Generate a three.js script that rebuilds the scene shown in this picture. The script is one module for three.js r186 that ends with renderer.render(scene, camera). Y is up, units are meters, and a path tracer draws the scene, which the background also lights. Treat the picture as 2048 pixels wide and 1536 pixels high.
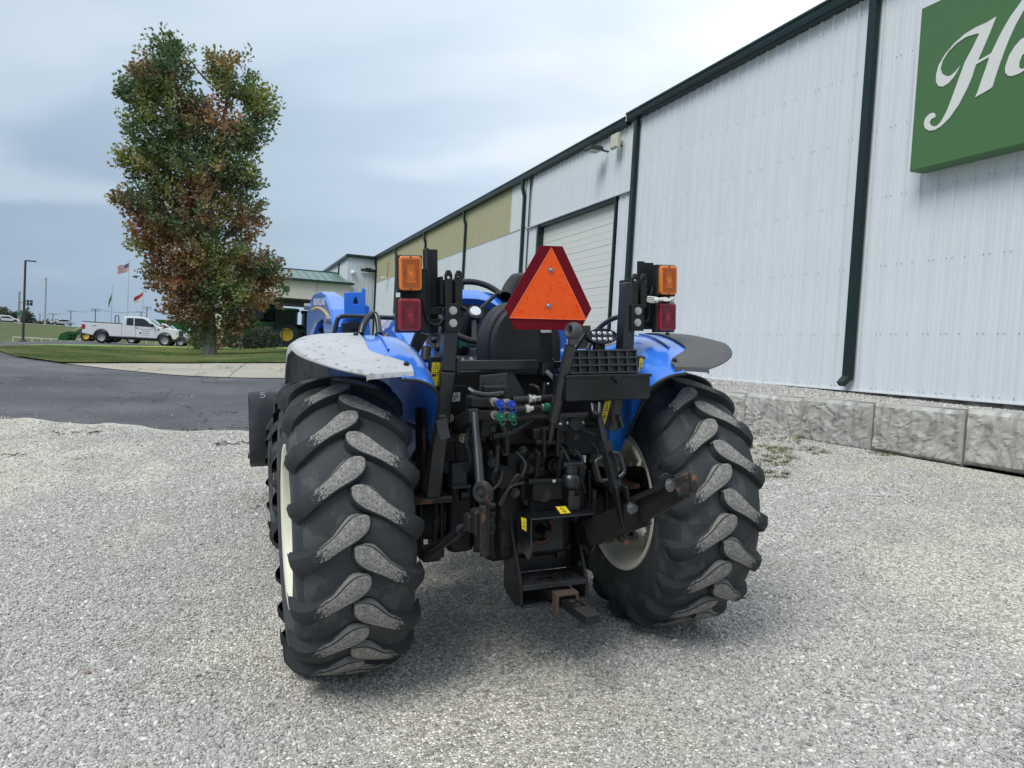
import * as THREE from 'three';
import { RoundedBoxGeometry } from 'three/addons/geometries/RoundedBoxGeometry.js';
import { mergeGeometries, mergeVertices, toCreasedNormals } from 'three/addons/utils/BufferGeometryUtils.js';

// ---------------------------------------------------------------- camera, sky, sun, exposure
const scene = new THREE.Scene();
const camera = new THREE.PerspectiveCamera(54.23, 4 / 3, 0.05, 4000);
camera.position.set(0, 1.318, 0);
camera.rotation.set(-Math.atan(59 / 1500), 0, THREE.MathUtils.degToRad(3.2), 'YXZ');
const renderer = new THREE.WebGLRenderer({ antialias: true });
renderer.toneMapping = THREE.LinearToneMapping;
renderer.toneMappingExposure = 1.12;
renderer.shadowMap.enabled = true;

function rngOf(seed) { return () => { seed = (seed + 0x6d2b79f5) | 0; let t = Math.imul(seed ^ (seed >>> 15), 1 | seed); t = (t + Math.imul(t ^ (t >>> 7), 61 | t)) ^ t; return ((t ^ (t >>> 14)) >>> 0) / 4294967296; }; }
const rng = rngOf(11);
const R = (a, b) => a + (b - a) * rng();
const { clamp, lerp, smoothstep } = THREE.MathUtils;
const sm = (a, b, x) => (a < b ? smoothstep(x, a, b) : 1 - smoothstep(x, b, a));
// lattice value noise, optionally periodic
function hash2(x, y, s) { let h = Math.imul(x | 0, 374761393) ^ Math.imul(y | 0, 668265263) ^ Math.imul(s | 0, 1274126177); h = Math.imul(h ^ (h >>> 13), 1274126177); return ((h ^ (h >>> 16)) >>> 0) / 4294967296; }
function vnoise(x, y, s = 0, per = 0) {
  const xi = Math.floor(x), yi = Math.floor(y), fx = x - xi, fy = y - yi, u = fx * fx * (3 - 2 * fx), v = fy * fy * (3 - 2 * fy);
  const w = per ? (i) => ((i % per) + per) % per : (i) => i;
  const a = hash2(w(xi), w(yi), s), b = hash2(w(xi + 1), w(yi), s), c = hash2(w(xi), w(yi + 1), s), d = hash2(w(xi + 1), w(yi + 1), s);
  return a + (b - a) * u + (c - a) * v + (a - b - c + d) * u * v;
}
function fbm(x, y, oct = 4, s = 0, per = 0) { let t = 0, a = 0.5, n = 0; for (let i = 0; i < oct; i++) { t += a * vnoise(x, y, s + i * 17, per); n += a; a *= 0.5; x *= 2; y *= 2; per *= 2; } return t / n; }

// overcast sky: dull blue grey at the left horizon, brighter overhead and to the right
{
  const W = 1024, H = 512, data = new Float32Array(W * H * 4), bright = new THREE.Vector3(0.5, 0.78, -0.37).normalize();
  for (let j = 0; j < H; j++) for (let i = 0; i < W; i++) {
    const el = ((j + 0.5) / H - 0.5) * Math.PI, az = ((i + 0.5) / W - 0.5) * 2 * Math.PI;
    const x = Math.cos(az) * Math.cos(el), y = Math.sin(el), z = Math.sin(az) * Math.cos(el);
    const c = x * bright.x + Math.max(y, 0) * bright.y + z * bright.z, k = 1.6 / (Math.max(y, 0) + 0.16);
    const px = x * k, pz = z * k;
    const warp = fbm(px * 0.5 + 9, pz * 0.5 + 4, 3, 5);
    const cl = fbm(px * 0.9 + warp * 1.6, pz * 1.5 + warp * 1.1 + 30, 6, 21) - 0.5;
    const wisp = sm(0.52, 0.76, fbm(px * 0.55 + 3 + warp, pz * 1.3 + 7 + warp * 0.8, 5, 77)) * sm(0.02, 0.12, y);
    let b = 0.385 + 0.3 * c + 0.47 * c * Math.abs(c);
    b = Math.max(0.36, b) * (1 + cl * 0.2 * sm(0, 0.25, y) + cl * 0.05) + wisp * 0.12;
    const white = clamp((b - 0.42) * 1.7 + wisp * 0.15, 0, 1);
    const o = (j * W + i) * 4;
    data[o] = b * lerp(0.76, 0.92, white); data[o + 1] = b; data[o + 2] = b * lerp(1.27, 1.07, white); data[o + 3] = 1;
    if (y < 0) { const g = sm(0, -0.15, y); for (let q = 0; q < 3; q++) data[o + q] = lerp(data[o + q], [0.3, 0.3, 0.28][q], g); }
  }
  const sky = new THREE.DataTexture(data, W, H, THREE.RGBAFormat, THREE.FloatType);
  sky.mapping = THREE.EquirectangularReflectionMapping; sky.magFilter = THREE.LinearFilter; sky.wrapS = THREE.RepeatWrapping; sky.needsUpdate = true;
  scene.background = sky; scene.environment = sky;
}
const sun = new THREE.DirectionalLight(new THREE.Color(1.0, 0.97, 0.92), 2.2);
sun.position.set(-0.4 * 40, 0.79 * 40, 0.45 * 40);
sun.castShadow = true; sun.shadow.radius = 60; sun.shadow.mapSize.set(2048, 2048);
Object.assign(sun.shadow.camera, { left: -40, right: 40, top: 40, bottom: -40, near: 1, far: 150 });
scene.add(sun); scene.add(sun.target);
sun.name = 'sun';

// ---------------------------------------------------------------- helpers
const SITE = Math.PI / 2 + Math.atan(575 / 1500);           // site frame: x runs along the long building, z towards it
const sa = Math.sin(SITE - Math.PI / 2), ca = Math.cos(SITE - Math.PI / 2);
const W3 = (s, y, n) => new THREE.Vector3(-sa * s + ca * n, y, -ca * s - sa * n);
const used = {};
function numbered(name) { const k = (used[name] = (used[name] ?? -1) + 1); return k ? name + '_' + String(k).padStart(3, '0') : name; }
function tag(o, label, category, group) { o.userData.label = label; if (category) o.userData.category = category; if (group) o.userData.group = group; return o; }
function thing(name, label, category, group) { const o = new THREE.Group(); o.name = numbered(name); scene.add(o); return tag(o, label, category, group); }
function siteThing(name, label, category, group) { const o = thing(name, label, category, group); o.rotation.y = SITE; return o; }
const put = (o, p) => { o.position.copy(W3(p[0], p[1], p[2])); return o; };
function copyOf(src, label) { const o = src.clone(); o.name = numbered(src.name.replace(/_\d{3}$/, '')); o.userData = { ...src.userData }; if (label) o.userData.label = label; scene.add(o); return o; }
const V = (a) => (Array.isArray(a) ? new THREE.Vector3(a[0], a[1], a[2]) : a);
function clean(g) { g = g.index ? g.toNonIndexed() : g; for (const k of Object.keys(g.attributes)) if (!['position', 'normal', 'uv', 'color'].includes(k)) g.deleteAttribute(k); if (!g.attributes.normal) g.computeVertexNormals(); return g; }
function boxUV(g) { // uv in metres by the way each face points
  const p = g.attributes.position, n = g.attributes.normal, uv = new Float32Array(p.count * 2);
  for (let i = 0; i < p.count; i += 3) {
    const ax = Math.abs(n.getX(i) + n.getX(i + 1) + n.getX(i + 2)), ay = Math.abs(n.getY(i) + n.getY(i + 1) + n.getY(i + 2)), az = Math.abs(n.getZ(i) + n.getZ(i + 1) + n.getZ(i + 2));
    for (let k = i; k < i + 3; k++) {
      const x = p.getX(k), y = p.getY(k), z = p.getZ(k);
      const [u, v] = ay >= ax && ay >= az ? [x, z] : ax >= az ? [z, y] : [x, y];
      uv[k * 2] = u; uv[k * 2 + 1] = v;
    }
  }
  g.setAttribute('uv', new THREE.BufferAttribute(uv, 2)); return g;
}
function joined(list, keepUV) { list = [].concat(list).map(clean); const col = list.some((g) => g.attributes.color); if (!col) list.forEach((g) => g.deleteAttribute('color')); list.forEach((g) => { if (!g.attributes.uv) g.setAttribute('uv', new THREE.BufferAttribute(new Float32Array(g.attributes.position.count * 2), 2)); }); const g = list.length > 1 ? mergeGeometries(list) : list[0]; return keepUV ? g : boxUV(g); }
function mesh(name, geo, mat, parent, keepUV) {
  const m = new THREE.Mesh(Array.isArray(geo) || !keepUV ? joined(geo, keepUV) : geo, mat); m.name = parent === scene ? numbered(name) : name; m.castShadow = m.receiveShadow = true; (parent || scene).add(m); return m;
}
function struct(name, geo, mat, keepUV) { const m = mesh(name, geo, mat, scene, keepUV); m.userData.kind = 'structure'; return m; }
// shapes
function box(w, h, d, x = 0, y = 0, z = 0, r = 0, seg = 1) { const g = r ? new RoundedBoxGeometry(w, h, d, seg, r) : new THREE.BoxGeometry(w, h, d); g.translate(x, y, z); return g; }
const UPV = new THREE.Vector3(0, 1, 0), _m = new THREE.Matrix4();
function orient(g, a, b, roll = 0, up = UPV) { // g lies along +z from 0; put it from a towards b
  const d = V(b).clone().sub(V(a)).normalize(); let u = up.clone(); if (Math.abs(d.dot(u)) > 0.97) u = new THREE.Vector3(0, 0, 1);
  const x = u.clone().cross(d).normalize(), y = d.clone().cross(x);
  if (roll) { const q = new THREE.Quaternion().setFromAxisAngle(d, roll); x.applyQuaternion(q); y.applyQuaternion(q); }
  _m.makeBasis(x, y, d).setPosition(V(a)); g.applyMatrix4(_m); return g;
}
function bar(a, b, w, h, r = 0.004, roll = 0) { const L = V(a).distanceTo(V(b)); const g = r ? new RoundedBoxGeometry(w, h, L, 1, Math.min(r, w / 2.1, h / 2.1)) : new THREE.BoxGeometry(w, h, L); g.translate(0, 0, L / 2); return orient(g, a, b, roll); }
function rod(a, b, r1, r2 = r1, seg = 12) { const L = V(a).distanceTo(V(b)); const g = new THREE.CylinderGeometry(r2, r1, L, seg); g.rotateX(Math.PI / 2); g.translate(0, 0, L / 2); return orient(g, a, b); }
function tube(pts, r, seg = 8, n = 0, tension = 0.5) { const c = new THREE.CatmullRomCurve3(pts.map(V), false, 'catmullrom', tension); return new THREE.TubeGeometry(c, n || pts.length * 6, r, seg, false); }
function hose(pts, r, seg = 8) { // straight runs with rounded corners
  const p = pts.map((q) => V(q).clone()), path = new THREE.CurvePath(); let last = p[0];
  for (let i = 1; i < p.length - 1; i++) {
    const k = Math.min(0.45 * p[i].distanceTo(p[i - 1]), 0.45 * p[i].distanceTo(p[i + 1]), r * 5);
    const a = p[i].clone().lerp(p[i - 1], k / p[i].distanceTo(p[i - 1])), b = p[i].clone().lerp(p[i + 1], k / p[i].distanceTo(p[i + 1]));
    path.add(new THREE.LineCurve3(last, a)); path.add(new THREE.QuadraticBezierCurve3(a, p[i], b)); last = b;
  }
  path.add(new THREE.LineCurve3(last, p[p.length - 1]));
  return new THREE.TubeGeometry(path, Math.max(8, p.length * 9), r, seg, false);
}
function ball(r, x, y, z, ws = 14, hs = 10) { const g = new THREE.SphereGeometry(r, ws, hs); g.translate(x, y, z); return g; }
function bolt(p, dir, r = 0.011, h = 0.012) { const a = V(p), b = a.clone().addScaledVector(V(dir), h); return [rod(a, a.clone().addScaledVector(V(dir), h * 0.3), r * 1.45, r * 1.45, 14), rod(a, b, r, r, 6)]; }
function poly(points, depth, bevel = 0.003, holes) { // outline in x,y extruded along z, centred
  const s = new THREE.Shape(points.map((p) => new THREE.Vector2(p[0], p[1])));
  for (const h of holes || []) s.holes.push(new THREE.Path(h.map((p) => new THREE.Vector2(p[0], p[1]))));
  const g = new THREE.ExtrudeGeometry(s, { depth: Math.max(depth - 2 * bevel, 0.0005), bevelEnabled: bevel > 0, bevelSize: bevel, bevelThickness: bevel, bevelSegments: 1, bevelOffset: -bevel }); g.translate(0, 0, -Math.max(depth - 2 * bevel, 0.0005) / 2); return g;
}
const circ = (x, y, r, n = 12) => Array.from({ length: n }, (_, i) => [x + r * Math.cos((i / n) * 2 * Math.PI), y + r * Math.sin((i / n) * 2 * Math.PI)]);
function sideways(g) { g.rotateY(-Math.PI / 2); return g; }       // outline drawn in (z, y) now stands in the z-y plane: x -> z
function lathe(pts, seg = 48) { const g = new THREE.LatheGeometry(pts.map((p) => new THREE.Vector2(Math.max(p[1], 1e-4), p[0])), seg); g.rotateZ(-Math.PI / 2); return g; } // pts = [along x, radius]
function crease(g, ang = 0.6) { return toCreasedNormals(g.index ? g.toNonIndexed() : g, ang); }
function sheet(rows, up) { // rows of equal length of points -> smooth indexed surface
  const m = rows.length, n = rows[0].length, pos = [], idx = [], uv = [];
  rows.forEach((r, i) => r.forEach((p, j) => { pos.push(p[0], p[1], p[2]); uv.push(p[3] ?? j / (n - 1), p[4] ?? i / (m - 1)); }));
  for (let i = 0; i + 1 < m; i++) for (let j = 0; j + 1 < n; j++) { const a = i * n + j, b = a + 1, c = a + n, d = c + 1; if (up) idx.push(a, c, b, b, c, d); else idx.push(a, b, c, b, d, c); }
  const g = new THREE.BufferGeometry(); g.setAttribute('position', new THREE.Float32BufferAttribute(pos, 3)); g.setAttribute('uv', new THREE.Float32BufferAttribute(uv, 2)); g.setIndex(idx); g.computeVertexNormals(); return g;
}
function slab(rows, t) { // a surface given thickness t along its normals, with closed rim
  const top = sheet(rows), n = rows[0].length, m = rows.length, N = top.attributes.normal, P = top.attributes.position;
  const low = rows.map((r, i) => r.map((p, j) => { const k = i * n + j; return [P.getX(k) - N.getX(k) * t, P.getY(k) - N.getY(k) * t, P.getZ(k) - N.getZ(k) * t]; }));
  const ring = (f) => sheet([f.map(([i, j]) => rows[i][j].slice(0, 3)), f.map(([i, j]) => low[i][j])], true);
  const e = []; for (let j = 0; j < n; j++) e.push([0, j]); const e2 = []; for (let i = 0; i < m; i++) e2.push([i, n - 1]); const e3 = []; for (let j = n - 1; j >= 0; j--) e3.push([m - 1, j]); const e4 = []; for (let i = m - 1; i >= 0; i--) e4.push([i, 0]);
  return [top, sheet(low, true), ring(e), ring(e2), ring(e3), ring(e4)];
}
// textures and materials
function tex(w, h, f, srgb = true, rep) {
  const d = new Uint8Array(w * h * 4); for (let j = 0; j < h; j++) for (let i = 0; i < w; i++) { const c = f(i, j), o = (j * w + i) * 4; d[o] = clamp(c[0], 0, 255); d[o + 1] = clamp(c[1], 0, 255); d[o + 2] = clamp(c[2], 0, 255); d[o + 3] = c[3] ?? 255; }
  const t = new THREE.DataTexture(d, w, h, THREE.RGBAFormat); t.wrapS = t.wrapT = THREE.RepeatWrapping; t.magFilter = THREE.LinearFilter; t.minFilter = THREE.LinearMipmapLinearFilter; t.generateMipmaps = true; if (srgb) t.colorSpace = THREE.SRGBColorSpace; if (rep) t.repeat.set(rep, rep); t.needsUpdate = true; return t;
}
function canvasTex(w, h, draw) { const c = document.createElement('canvas'); c.width = w; c.height = h; const x = c.getContext('2d'); draw(x, w, h); const t = new THREE.CanvasTexture(c); t.colorSpace = THREE.SRGBColorSpace; return t; }
const col = (r, g, b) => new THREE.Color().setRGB(r, g, b);
const MAT = (r, g, b, rough = 0.6, metal = 0, more = {}) => new THREE.MeshStandardMaterial({ color: col(r, g, b), roughness: rough, metalness: metal, ...more });
const PHY = (r, g, b, rough = 0.4, more = {}) => new THREE.MeshPhysicalMaterial({ color: col(r, g, b), roughness: rough, ...more });
// a grey mottle (mean about 1) that multiplies a colour, and a fine grain for roughness
const mottle = (amp, per, seed, size = 256) => tex(size, size, (i, j) => { const v = 235 - 235 * amp * (1 - fbm((i / size) * per, (j / size) * per, 5, seed, per)) * 1.6 + (hash2(i, j, seed) - 0.5) * 10; return [v, v, v]; });
const grimeTex = mottle(0.55, 5, 3, 512); const fineTex = mottle(0.3, 24, 8, 512);
const rustTex = tex(512, 512, (i, j) => { const a = fbm(i / 46, j / 46, 5, 40, 0), b = fbm(i / 9, j / 9, 3, 90); const k = sm(0.5, 0.64, a * 0.75 + b * 0.25); return [lerp(36, 98, k) * (0.75 + b * 0.5), lerp(37, 68, k) * (0.75 + b * 0.5), lerp(39, 52, k) * (0.75 + b * 0.5)]; });
const M = {
  blue: PHY(0.02, 0.18, 0.72, 0.36, { clearcoat: 0.9, clearcoatRoughness: 0.12 }),
  black: MAT(0.011, 0.0125, 0.0155, 0.5, 0, { map: fineTex }),
  cast: MAT(0.014, 0.0145, 0.016, 0.6, 0, { map: grimeTex }),
  gloss: PHY(0.009, 0.01, 0.013, 0.35, { clearcoat: 0.5, clearcoatRoughness: 0.3 }),
  plastic: MAT(0.018, 0.019, 0.022, 0.55, 0, { map: fineTex }),
  darkgrey: MAT(0.06, 0.063, 0.068, 0.6),
  rubberhose: MAT(0.02, 0.02, 0.021, 0.55),
  zinc: MAT(0.62, 0.6, 0.55, 0.32, 0.9),
  steel: MAT(0.35, 0.35, 0.36, 0.35, 0.9),
  rusty: MAT(1, 1, 1, 0.8, 0.15, { map: rustTex }),
  cream: MAT(0.76, 0.74, 0.62, 0.45),
  green: MAT(0.012, 0.045, 0.036, 0.42),
  white: MAT(0.74, 0.75, 0.76, 0.5),
};
const micro = (s, n) => 0.016 * (fbm(s * 0.9 + 50, n * 1.4, 3, 150) - 0.5) + 0.008 * (fbm(s * 4, n * 4 + 9, 2, 151) - 0.5); // small humps of the loose gravel
// ground height over the yard (s along the building, n towards it)
function gh(s, n) {
  const q = n - 1.285; let near;
  if (q > -2) near = 0.0624 * q; else if (q > -6) near = -0.1248 + 0.0624 * (q + 2) + 0.0055 * (q + 2) ** 2; else near = -0.2864 + 0.0184 * (q + 6);
  const far = 0.55 + 0.5 * sm(-2, 6, n), w = sm(7, 25, s);
  return near * (1 - w) + far * w - 0.45 * sm(62, 95, s) - 0.45 * w * (1 - sm(-17, -9, n)) + 2.35 * sm(100, 165, s);
}
// ---------------------------------------------------------------- ground sheets
const resample = (pts, n) => { const v = pts.map((p) => new THREE.Vector2(p[0], p[1])), L = [0]; for (let i = 1; i < v.length; i++) L.push(L[i - 1] + v[i].distanceTo(v[i - 1])); const out = []; for (let k = 0; k < n; k++) { const t = (k / (n - 1)) * L[L.length - 1]; let i = 1; while (i < v.length - 1 && L[i] < t) i++; out.push(v[i - 1].clone().lerp(v[i], clamp((t - L[i - 1]) / Math.max(L[i] - L[i - 1], 1e-6), 0, 1))); } return out; };
function loft(A, B, n, m, off, tint, gradeEnd = 1) { // ground-following sheet between two edges
  const a = resample(A, n), b = resample(B, n), rows = [], colr = [];
  for (let i = 0; i < m; i++) { const t = Math.pow(i / (m - 1), gradeEnd), r = []; for (let j = 0; j < n; j++) { const s = lerp(a[j].x, b[j].x, t), z = lerp(a[j].y, b[j].y, t); r.push([s, gh(s, z) + off + (off === 0 ? micro(s, z) : 0), z, s, z]); if (tint) colr.push(...tint(s, z)); } rows.push(r); }
  const g = sheet(rows); const nn = g.attributes.normal; let up = 0; for (let i = 0; i < nn.count; i++) up += nn.getY(i);
  if (up < 0) { const ix = g.index.array; for (let i = 0; i < ix.length; i += 3) { const q = ix[i]; ix[i] = ix[i + 1]; ix[i + 1] = q; } g.computeVertexNormals(); }
  if (tint) g.setAttribute('color', new THREE.Float32BufferAttribute(colr, 3)); return g;
}
function groundMesh(name, g, m) { const o = struct(name, g, m, true); o.rotation.y = SITE; return o; }
// gravel: stones of 1-3 cm lying in pale dust (stone cells keep their real size: the tile is 1.6 m)
const gravelCells = (size, cells, seed) => { const h = new Float32Array(size * size), id = new Float32Array(size * size), k = size / cells; for (let j = 0; j < size; j++) for (let i = 0; i < size; i++) { const x = i / k, y = j / k, cx = Math.floor(x), cy = Math.floor(y); let d1 = 9, d2 = 9, w = 0; for (let b = -1; b <= 1; b++) for (let a = -1; a <= 1; a++) { const gx = ((cx + a) % cells + cells) % cells, gy = ((cy + b) % cells + cells) % cells; const dx = cx + a + 0.1 + 0.8 * hash2(gx, gy, seed) - x, dy = cy + b + 0.1 + 0.8 * hash2(gx, gy, seed + 1) - y, d = Math.sqrt(dx * dx + dy * dy); if (d < d1) { d2 = d1; d1 = d; w = hash2(gx, gy, seed + 2); } else if (d < d2) d2 = d; } h[j * size + i] = clamp((d2 - d1) * 2.2, 0, 1); id[j * size + i] = w; } return { h, id }; };
const GS = 1024, cellsA = gravelCells(GS, 96, 5), cellsB = gravelCells(GS, 160, 31);
const gv = (i, j) => { const o = j * GS + i, p = fbm((i / GS) * 14, (j / GS) * 14, 3, 60, 14); const big = cellsA.id[o] > 0.42; const h = big ? cellsA.h[o] : cellsB.h[o] * 0.7; const w = big ? cellsA.id[o] : cellsB.id[o]; const tone = 0.5 + 0.62 * (hash2(Math.floor(w * 9999), 3, 1)) ** 1.2; return { h: h * (0.5 + 0.5 * p), c: lerp(0.62, tone, sm(0.08, 0.4, h)) * (0.9 + 0.1 * p) }; };
const gravelMap = tex(GS, GS, (i, j) => { const c = gv(i, j).c * 318; return [c * 1.0, c * 0.995, c * 0.975]; }), gravelBump = tex(GS, GS, (i, j) => { const v = gv(i, j).h * 255; return [v, v, v]; }, false);
for (const t of [gravelMap, gravelBump]) t.repeat.set(1 / 1.6, 1 / 1.6);
const dustOf = (s, n) => { const a = fbm(s * 0.35 + 20, n * 0.8 + 3, 4, 9), b = fbm(s * 2.3, n * 2.3 + 40, 3, 19); return sm(0.44, 0.66, a * 0.7 + b * 0.3); };
const gravelTint = (s, n) => { const d = dustOf(s, n), p = 0.92 + 0.16 * fbm(s * 1.1 + 5, n * 1.1, 3, 29); return [lerp(0.76, 1.0, d) * p, lerp(0.74, 0.95, d) * p, lerp(0.71, 0.85, d) * p]; };
const gravelM = MAT(1, 1, 1, 0.95, 0, { map: gravelMap, bumpMap: gravelBump, bumpScale: 0.012, vertexColors: true });
const gravelEdge = [[14.1, -16], [13.6, -9], [13.02,-3.08], [12.86,-2.67], [12.48,-2.02], [12.36,-1.55], [12.11,-1.19], [11.58,-0.89], [11.28,-0.29], [10.97,0.29], [10.6, 2], [10.9, 4], [11.8, 6], [13, 7.44]];
const ragged = resample(gravelEdge, 260).map((p) => [p.x + (fbm(p.y * 2.2, 1, 4, 55) - 0.5) * 0.55 + (fbm(p.y * 14, 4, 2, 56) - 0.5) * 0.12, p.y]);
groundMesh('gravel_yard', loft(ragged, [[-14, -16], [-14, 7.44]], 260, 150, 0, gravelTint), gravelM);
// asphalt drive
const asphaltMap = tex(1024, 1024, (i, j) => { const u = i / 1024, v = j / 1024; const g = hash2(i, j, 4), p = fbm(u * 6, v * 6, 5, 71, 6); const crack = Math.min(Math.abs(fbm(u * 5, v * 5, 5, 81, 5) - 0.5), Math.abs(fbm(u * 7 + 0.5, v * 4, 5, 93, 0) - 0.47) + 0.004) ; let c = 96 + (p - 0.5) * 46 + (g - 0.5) * 34 + (g > 0.985 ? 70 : 0); if (crack < 0.0045) c *= 0.55; return [c * 0.99, c, c * 1.03]; });
asphaltMap.repeat.set(1 / 7, 1 / 7);
const asphaltTint = (s, n) => { const p = fbm(s * 0.28 + 8, n * 0.5, 4, 33), q = sm(0.55, 0.72, fbm(s * 0.9, n * 0.35 + 11, 4, 35)); return [0.8 + p * 0.35 + q * 0.34, 0.8 + p * 0.35 + q * 0.32, 0.8 + p * 0.35 + q * 0.28]; };
const asphaltM = MAT(0.78, 0.78, 0.8, 0.9, 0, { map: asphaltMap, vertexColors: true });
groundMesh('asphalt_drive', loft([[8.5, -40], [8.5, 10.1]], [[76, -40], [76, 10.1]], 120, 120, -0.02, asphaltTint, 1.4), asphaltM);
// far land: one sheet to the horizon
const soilMap = tex(512, 512, (i, j) => { const p = fbm(i / 30, j / 30, 5, 15), g = hash2(i, j, 6); return [96 + p * 46 + g * 16, 108 + p * 44 + g * 16, 66 + p * 26 + g * 10]; }); soilMap.repeat.set(0.3, 0.3);
const axisS = [-60, -20, -10, 0, 6, 10, 14, 18, 22, 26, 34, 44, 54, 62, 70, 78, 86, 94, 100, 108, 116, 124, 132, 140, 148, 156, 165, 175, 200, 300, 500, 900, 1600, 2600], axisN = [-2200, -1200, -700, -400, -250, -160, -110, -80, -60, -45, -34, -26, -20, -17, -15, -13, -11, -9, -7, -4, -2, 0, 2, 4, 6, 10, 16, 30, 60, 120, 300, 900, 2000];
groundMesh('ground', sheet(axisS.map((s) => axisN.map((n) => [s, gh(s, n) - 0.12 - 0.02 * Math.max(0, s - 175) * 0.35, n, s, n])), false), MAT(0.3, 0.34, 0.24, 0.95, 0, { map: soilMap }));
// concrete apron between drive and lawn
const concMap = tex(512, 512, (i, j) => { const p = fbm((i / 512) * 5, (j / 512) * 5, 5, 44, 5), st = fbm((i / 512) * 3, (j / 512) * 26, 4, 46, 0); const c = 205 + (p - 0.5) * 34 - (st > 0.66 ? 34 * sm(0.66, 0.78, st) : 0) + (hash2(i, j, 9) - 0.5) * 12; return [c, c * 0.965, c * 0.89]; }); concMap.repeat.set(0.25, 0.25);
const concreteM = MAT(0.62, 0.62, 0.62, 0.85, 0, { map: concMap });
const apron = new THREE.Group(); apron.name = 'concrete_apron'; apron.rotation.y = SITE; apron.userData.kind = 'structure'; scene.add(apron);
{
  const A = [[21.51,-3.7], [20.54,-2.62], [19.81,-1.67], [19.25,-0.99], [18.79,-0.21], [18.34,0.54], [18.02,1.3], [17.68,2.05]], B = [[21.59,-3.74], [22.23,-2.84], [22.95,-1.95], [23.35,-1.21], [23.33,-0.28], [22.87,0.66], [22.26,1.58], [21.67,2.49]];
  const a = resample(A, 80), b = resample(B, 80); let from = 0;
  for (const to of [54, 79]) { const ga = a.slice(from, to + 1).map((p) => [p.x, p.y]), gb = b.slice(from, to + 1).map((p) => [p.x, p.y]); if (from) { ga[0][1] += 0.02; gb[0][1] += 0.02; } mesh('concrete_panel', loft(ga, gb, to - from + 2, 14, -0.004), concreteM, apron, true); from = to; }
}
// lawn island
const lawnMap = tex(1024, 1024, (i, j) => { const u = i / 1024, v = j / 1024; const p = fbm(u * 9, v * 9, 5, 24, 9), g = fbm(u * 120, v * 120, 2, 26, 120), h = hash2(i, j, 30); const dry = sm(0.55, 0.75, p); return [lerp(84, 130, dry) + g * 40 + h * 18, lerp(112, 132, dry) + g * 44 + h * 18, 52 + g * 26 + h * 12]; }); lawnMap.repeat.set(1 / 5, 1 / 5);
const lawnTint = (s, n) => { const p = fbm(s * 0.22, n * 0.5 + 60, 4, 63); const q = 0.75 + 0.5 * p; return [q * (0.95 + 0.3 * sm(0.5, 0.7, fbm(s * 0.7, n * 0.7, 3, 67))), q, q * 0.95]; };
const lawnM = MAT(1, 1, 0.9, 0.95, 0, { map: lawnMap, vertexColors: true });
const lawnNear = [[28.25,-6.68], [26.78,-6.23], [24.71,-5.56], [23.15,-4.96], [22.49,-4.48], [22,-4.05], [21.63,-3.74], [22.27,-2.84], [23,-1.95], [23.39,-0.28], [22.3,1.59], [21.71,2.49], [20.5, 4]], lawnFar = [[29.48,-6.98], [33.05,-7.66], [34.98,-7.84], [37.88,-7.94], [41.34,-7.64], [44.06,-7.25], [46.38,-6.43], [49.02,-5.51], [58.09,-3.37], [62, -1.5], [62, 0.5], [50.5, 3], [50.2, 7.6]];
groundMesh('lawn', loft(lawnNear, lawnFar, 220, 60, 0.03, lawnTint), lawnM);
const embTint = (s, n) => { const p = fbm(s * 0.12, n * 0.2 + 60, 4, 63); return [0.25 + 0.22 * p, 0.24 + 0.15 * p, 0.27 + 0.2 * p]; };
groundMesh('grass_embankment', loft([[76, -60], [76, 14]], [[158, -60], [158, 14]], 60, 40, 0.01, embTint), lawnM);
groundMesh('highway', loft([[158, -75], [158, 14]], [[178, -75], [178, 14]], 40, 8, 0.06), MAT(0.42, 0.42, 0.41, 0.9));
{ // short grass standing on the lawn, dense only where it is near enough to see
  const blades = []; for (let i = 0; i < 26; i++) { const a = R(0, 6.28), r = R(0, 0.09), x = Math.cos(a) * r, z = Math.sin(a) * r, h = R(0.015, 0.04), w = 0.006, lx = R(-0.025, 0.025), lz = R(-0.025, 0.025); const g = new THREE.BufferGeometry(); g.setAttribute('position', new THREE.Float32BufferAttribute([x - w, 0, z, x + w, 0, z, x + lx, h, z + lz], 3)); g.computeVertexNormals(); blades.push(g); }
  const a = resample(lawnNear, 160), b = resample(lawnFar, 160), spots = []; for (let i = 0; i < 60000; i++) { const j = Math.floor(R(0, 159.99)), t = Math.pow(rng(), 1.8) * 0.75; const s = lerp(a[j].x, b[j].x, t) + R(-0.1, 0.1) * 4 * t, n = lerp(a[j].y, b[j].y, t) + R(-0.14, 0.14); spots.push([s, n]); }
  const im = new THREE.InstancedMesh(joined(blades), MAT(1, 1, 1, 0.9, 0, { side: THREE.DoubleSide }), spots.length), q = new THREE.Object3D();
  spots.forEach(([s, n], i) => { q.position.set(s, gh(s, n) + 0.028, n); q.rotation.y = R(0, 6.28); const k = R(0.7, 1.3); q.scale.set(k, k, k); q.updateMatrix(); im.setMatrixAt(i, q.matrix); const d = sm(0.3, 0.7, fbm(s * 0.6, n * 0.9, 4, 90)) + R(-0.2, 0.2); im.setColorAt(i, col(lerp(0.13, 0.27, d), lerp(0.2, 0.28, d), lerp(0.065, 0.12, d))); });
  im.name = 'lawn_grass'; im.rotation.y = SITE; im.userData.kind = 'stuff'; tag(im, 'short mown green grass of the lawn island around the tree', 'grass'); im.castShadow = im.receiveShadow = true; scene.add(im);
}
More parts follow.
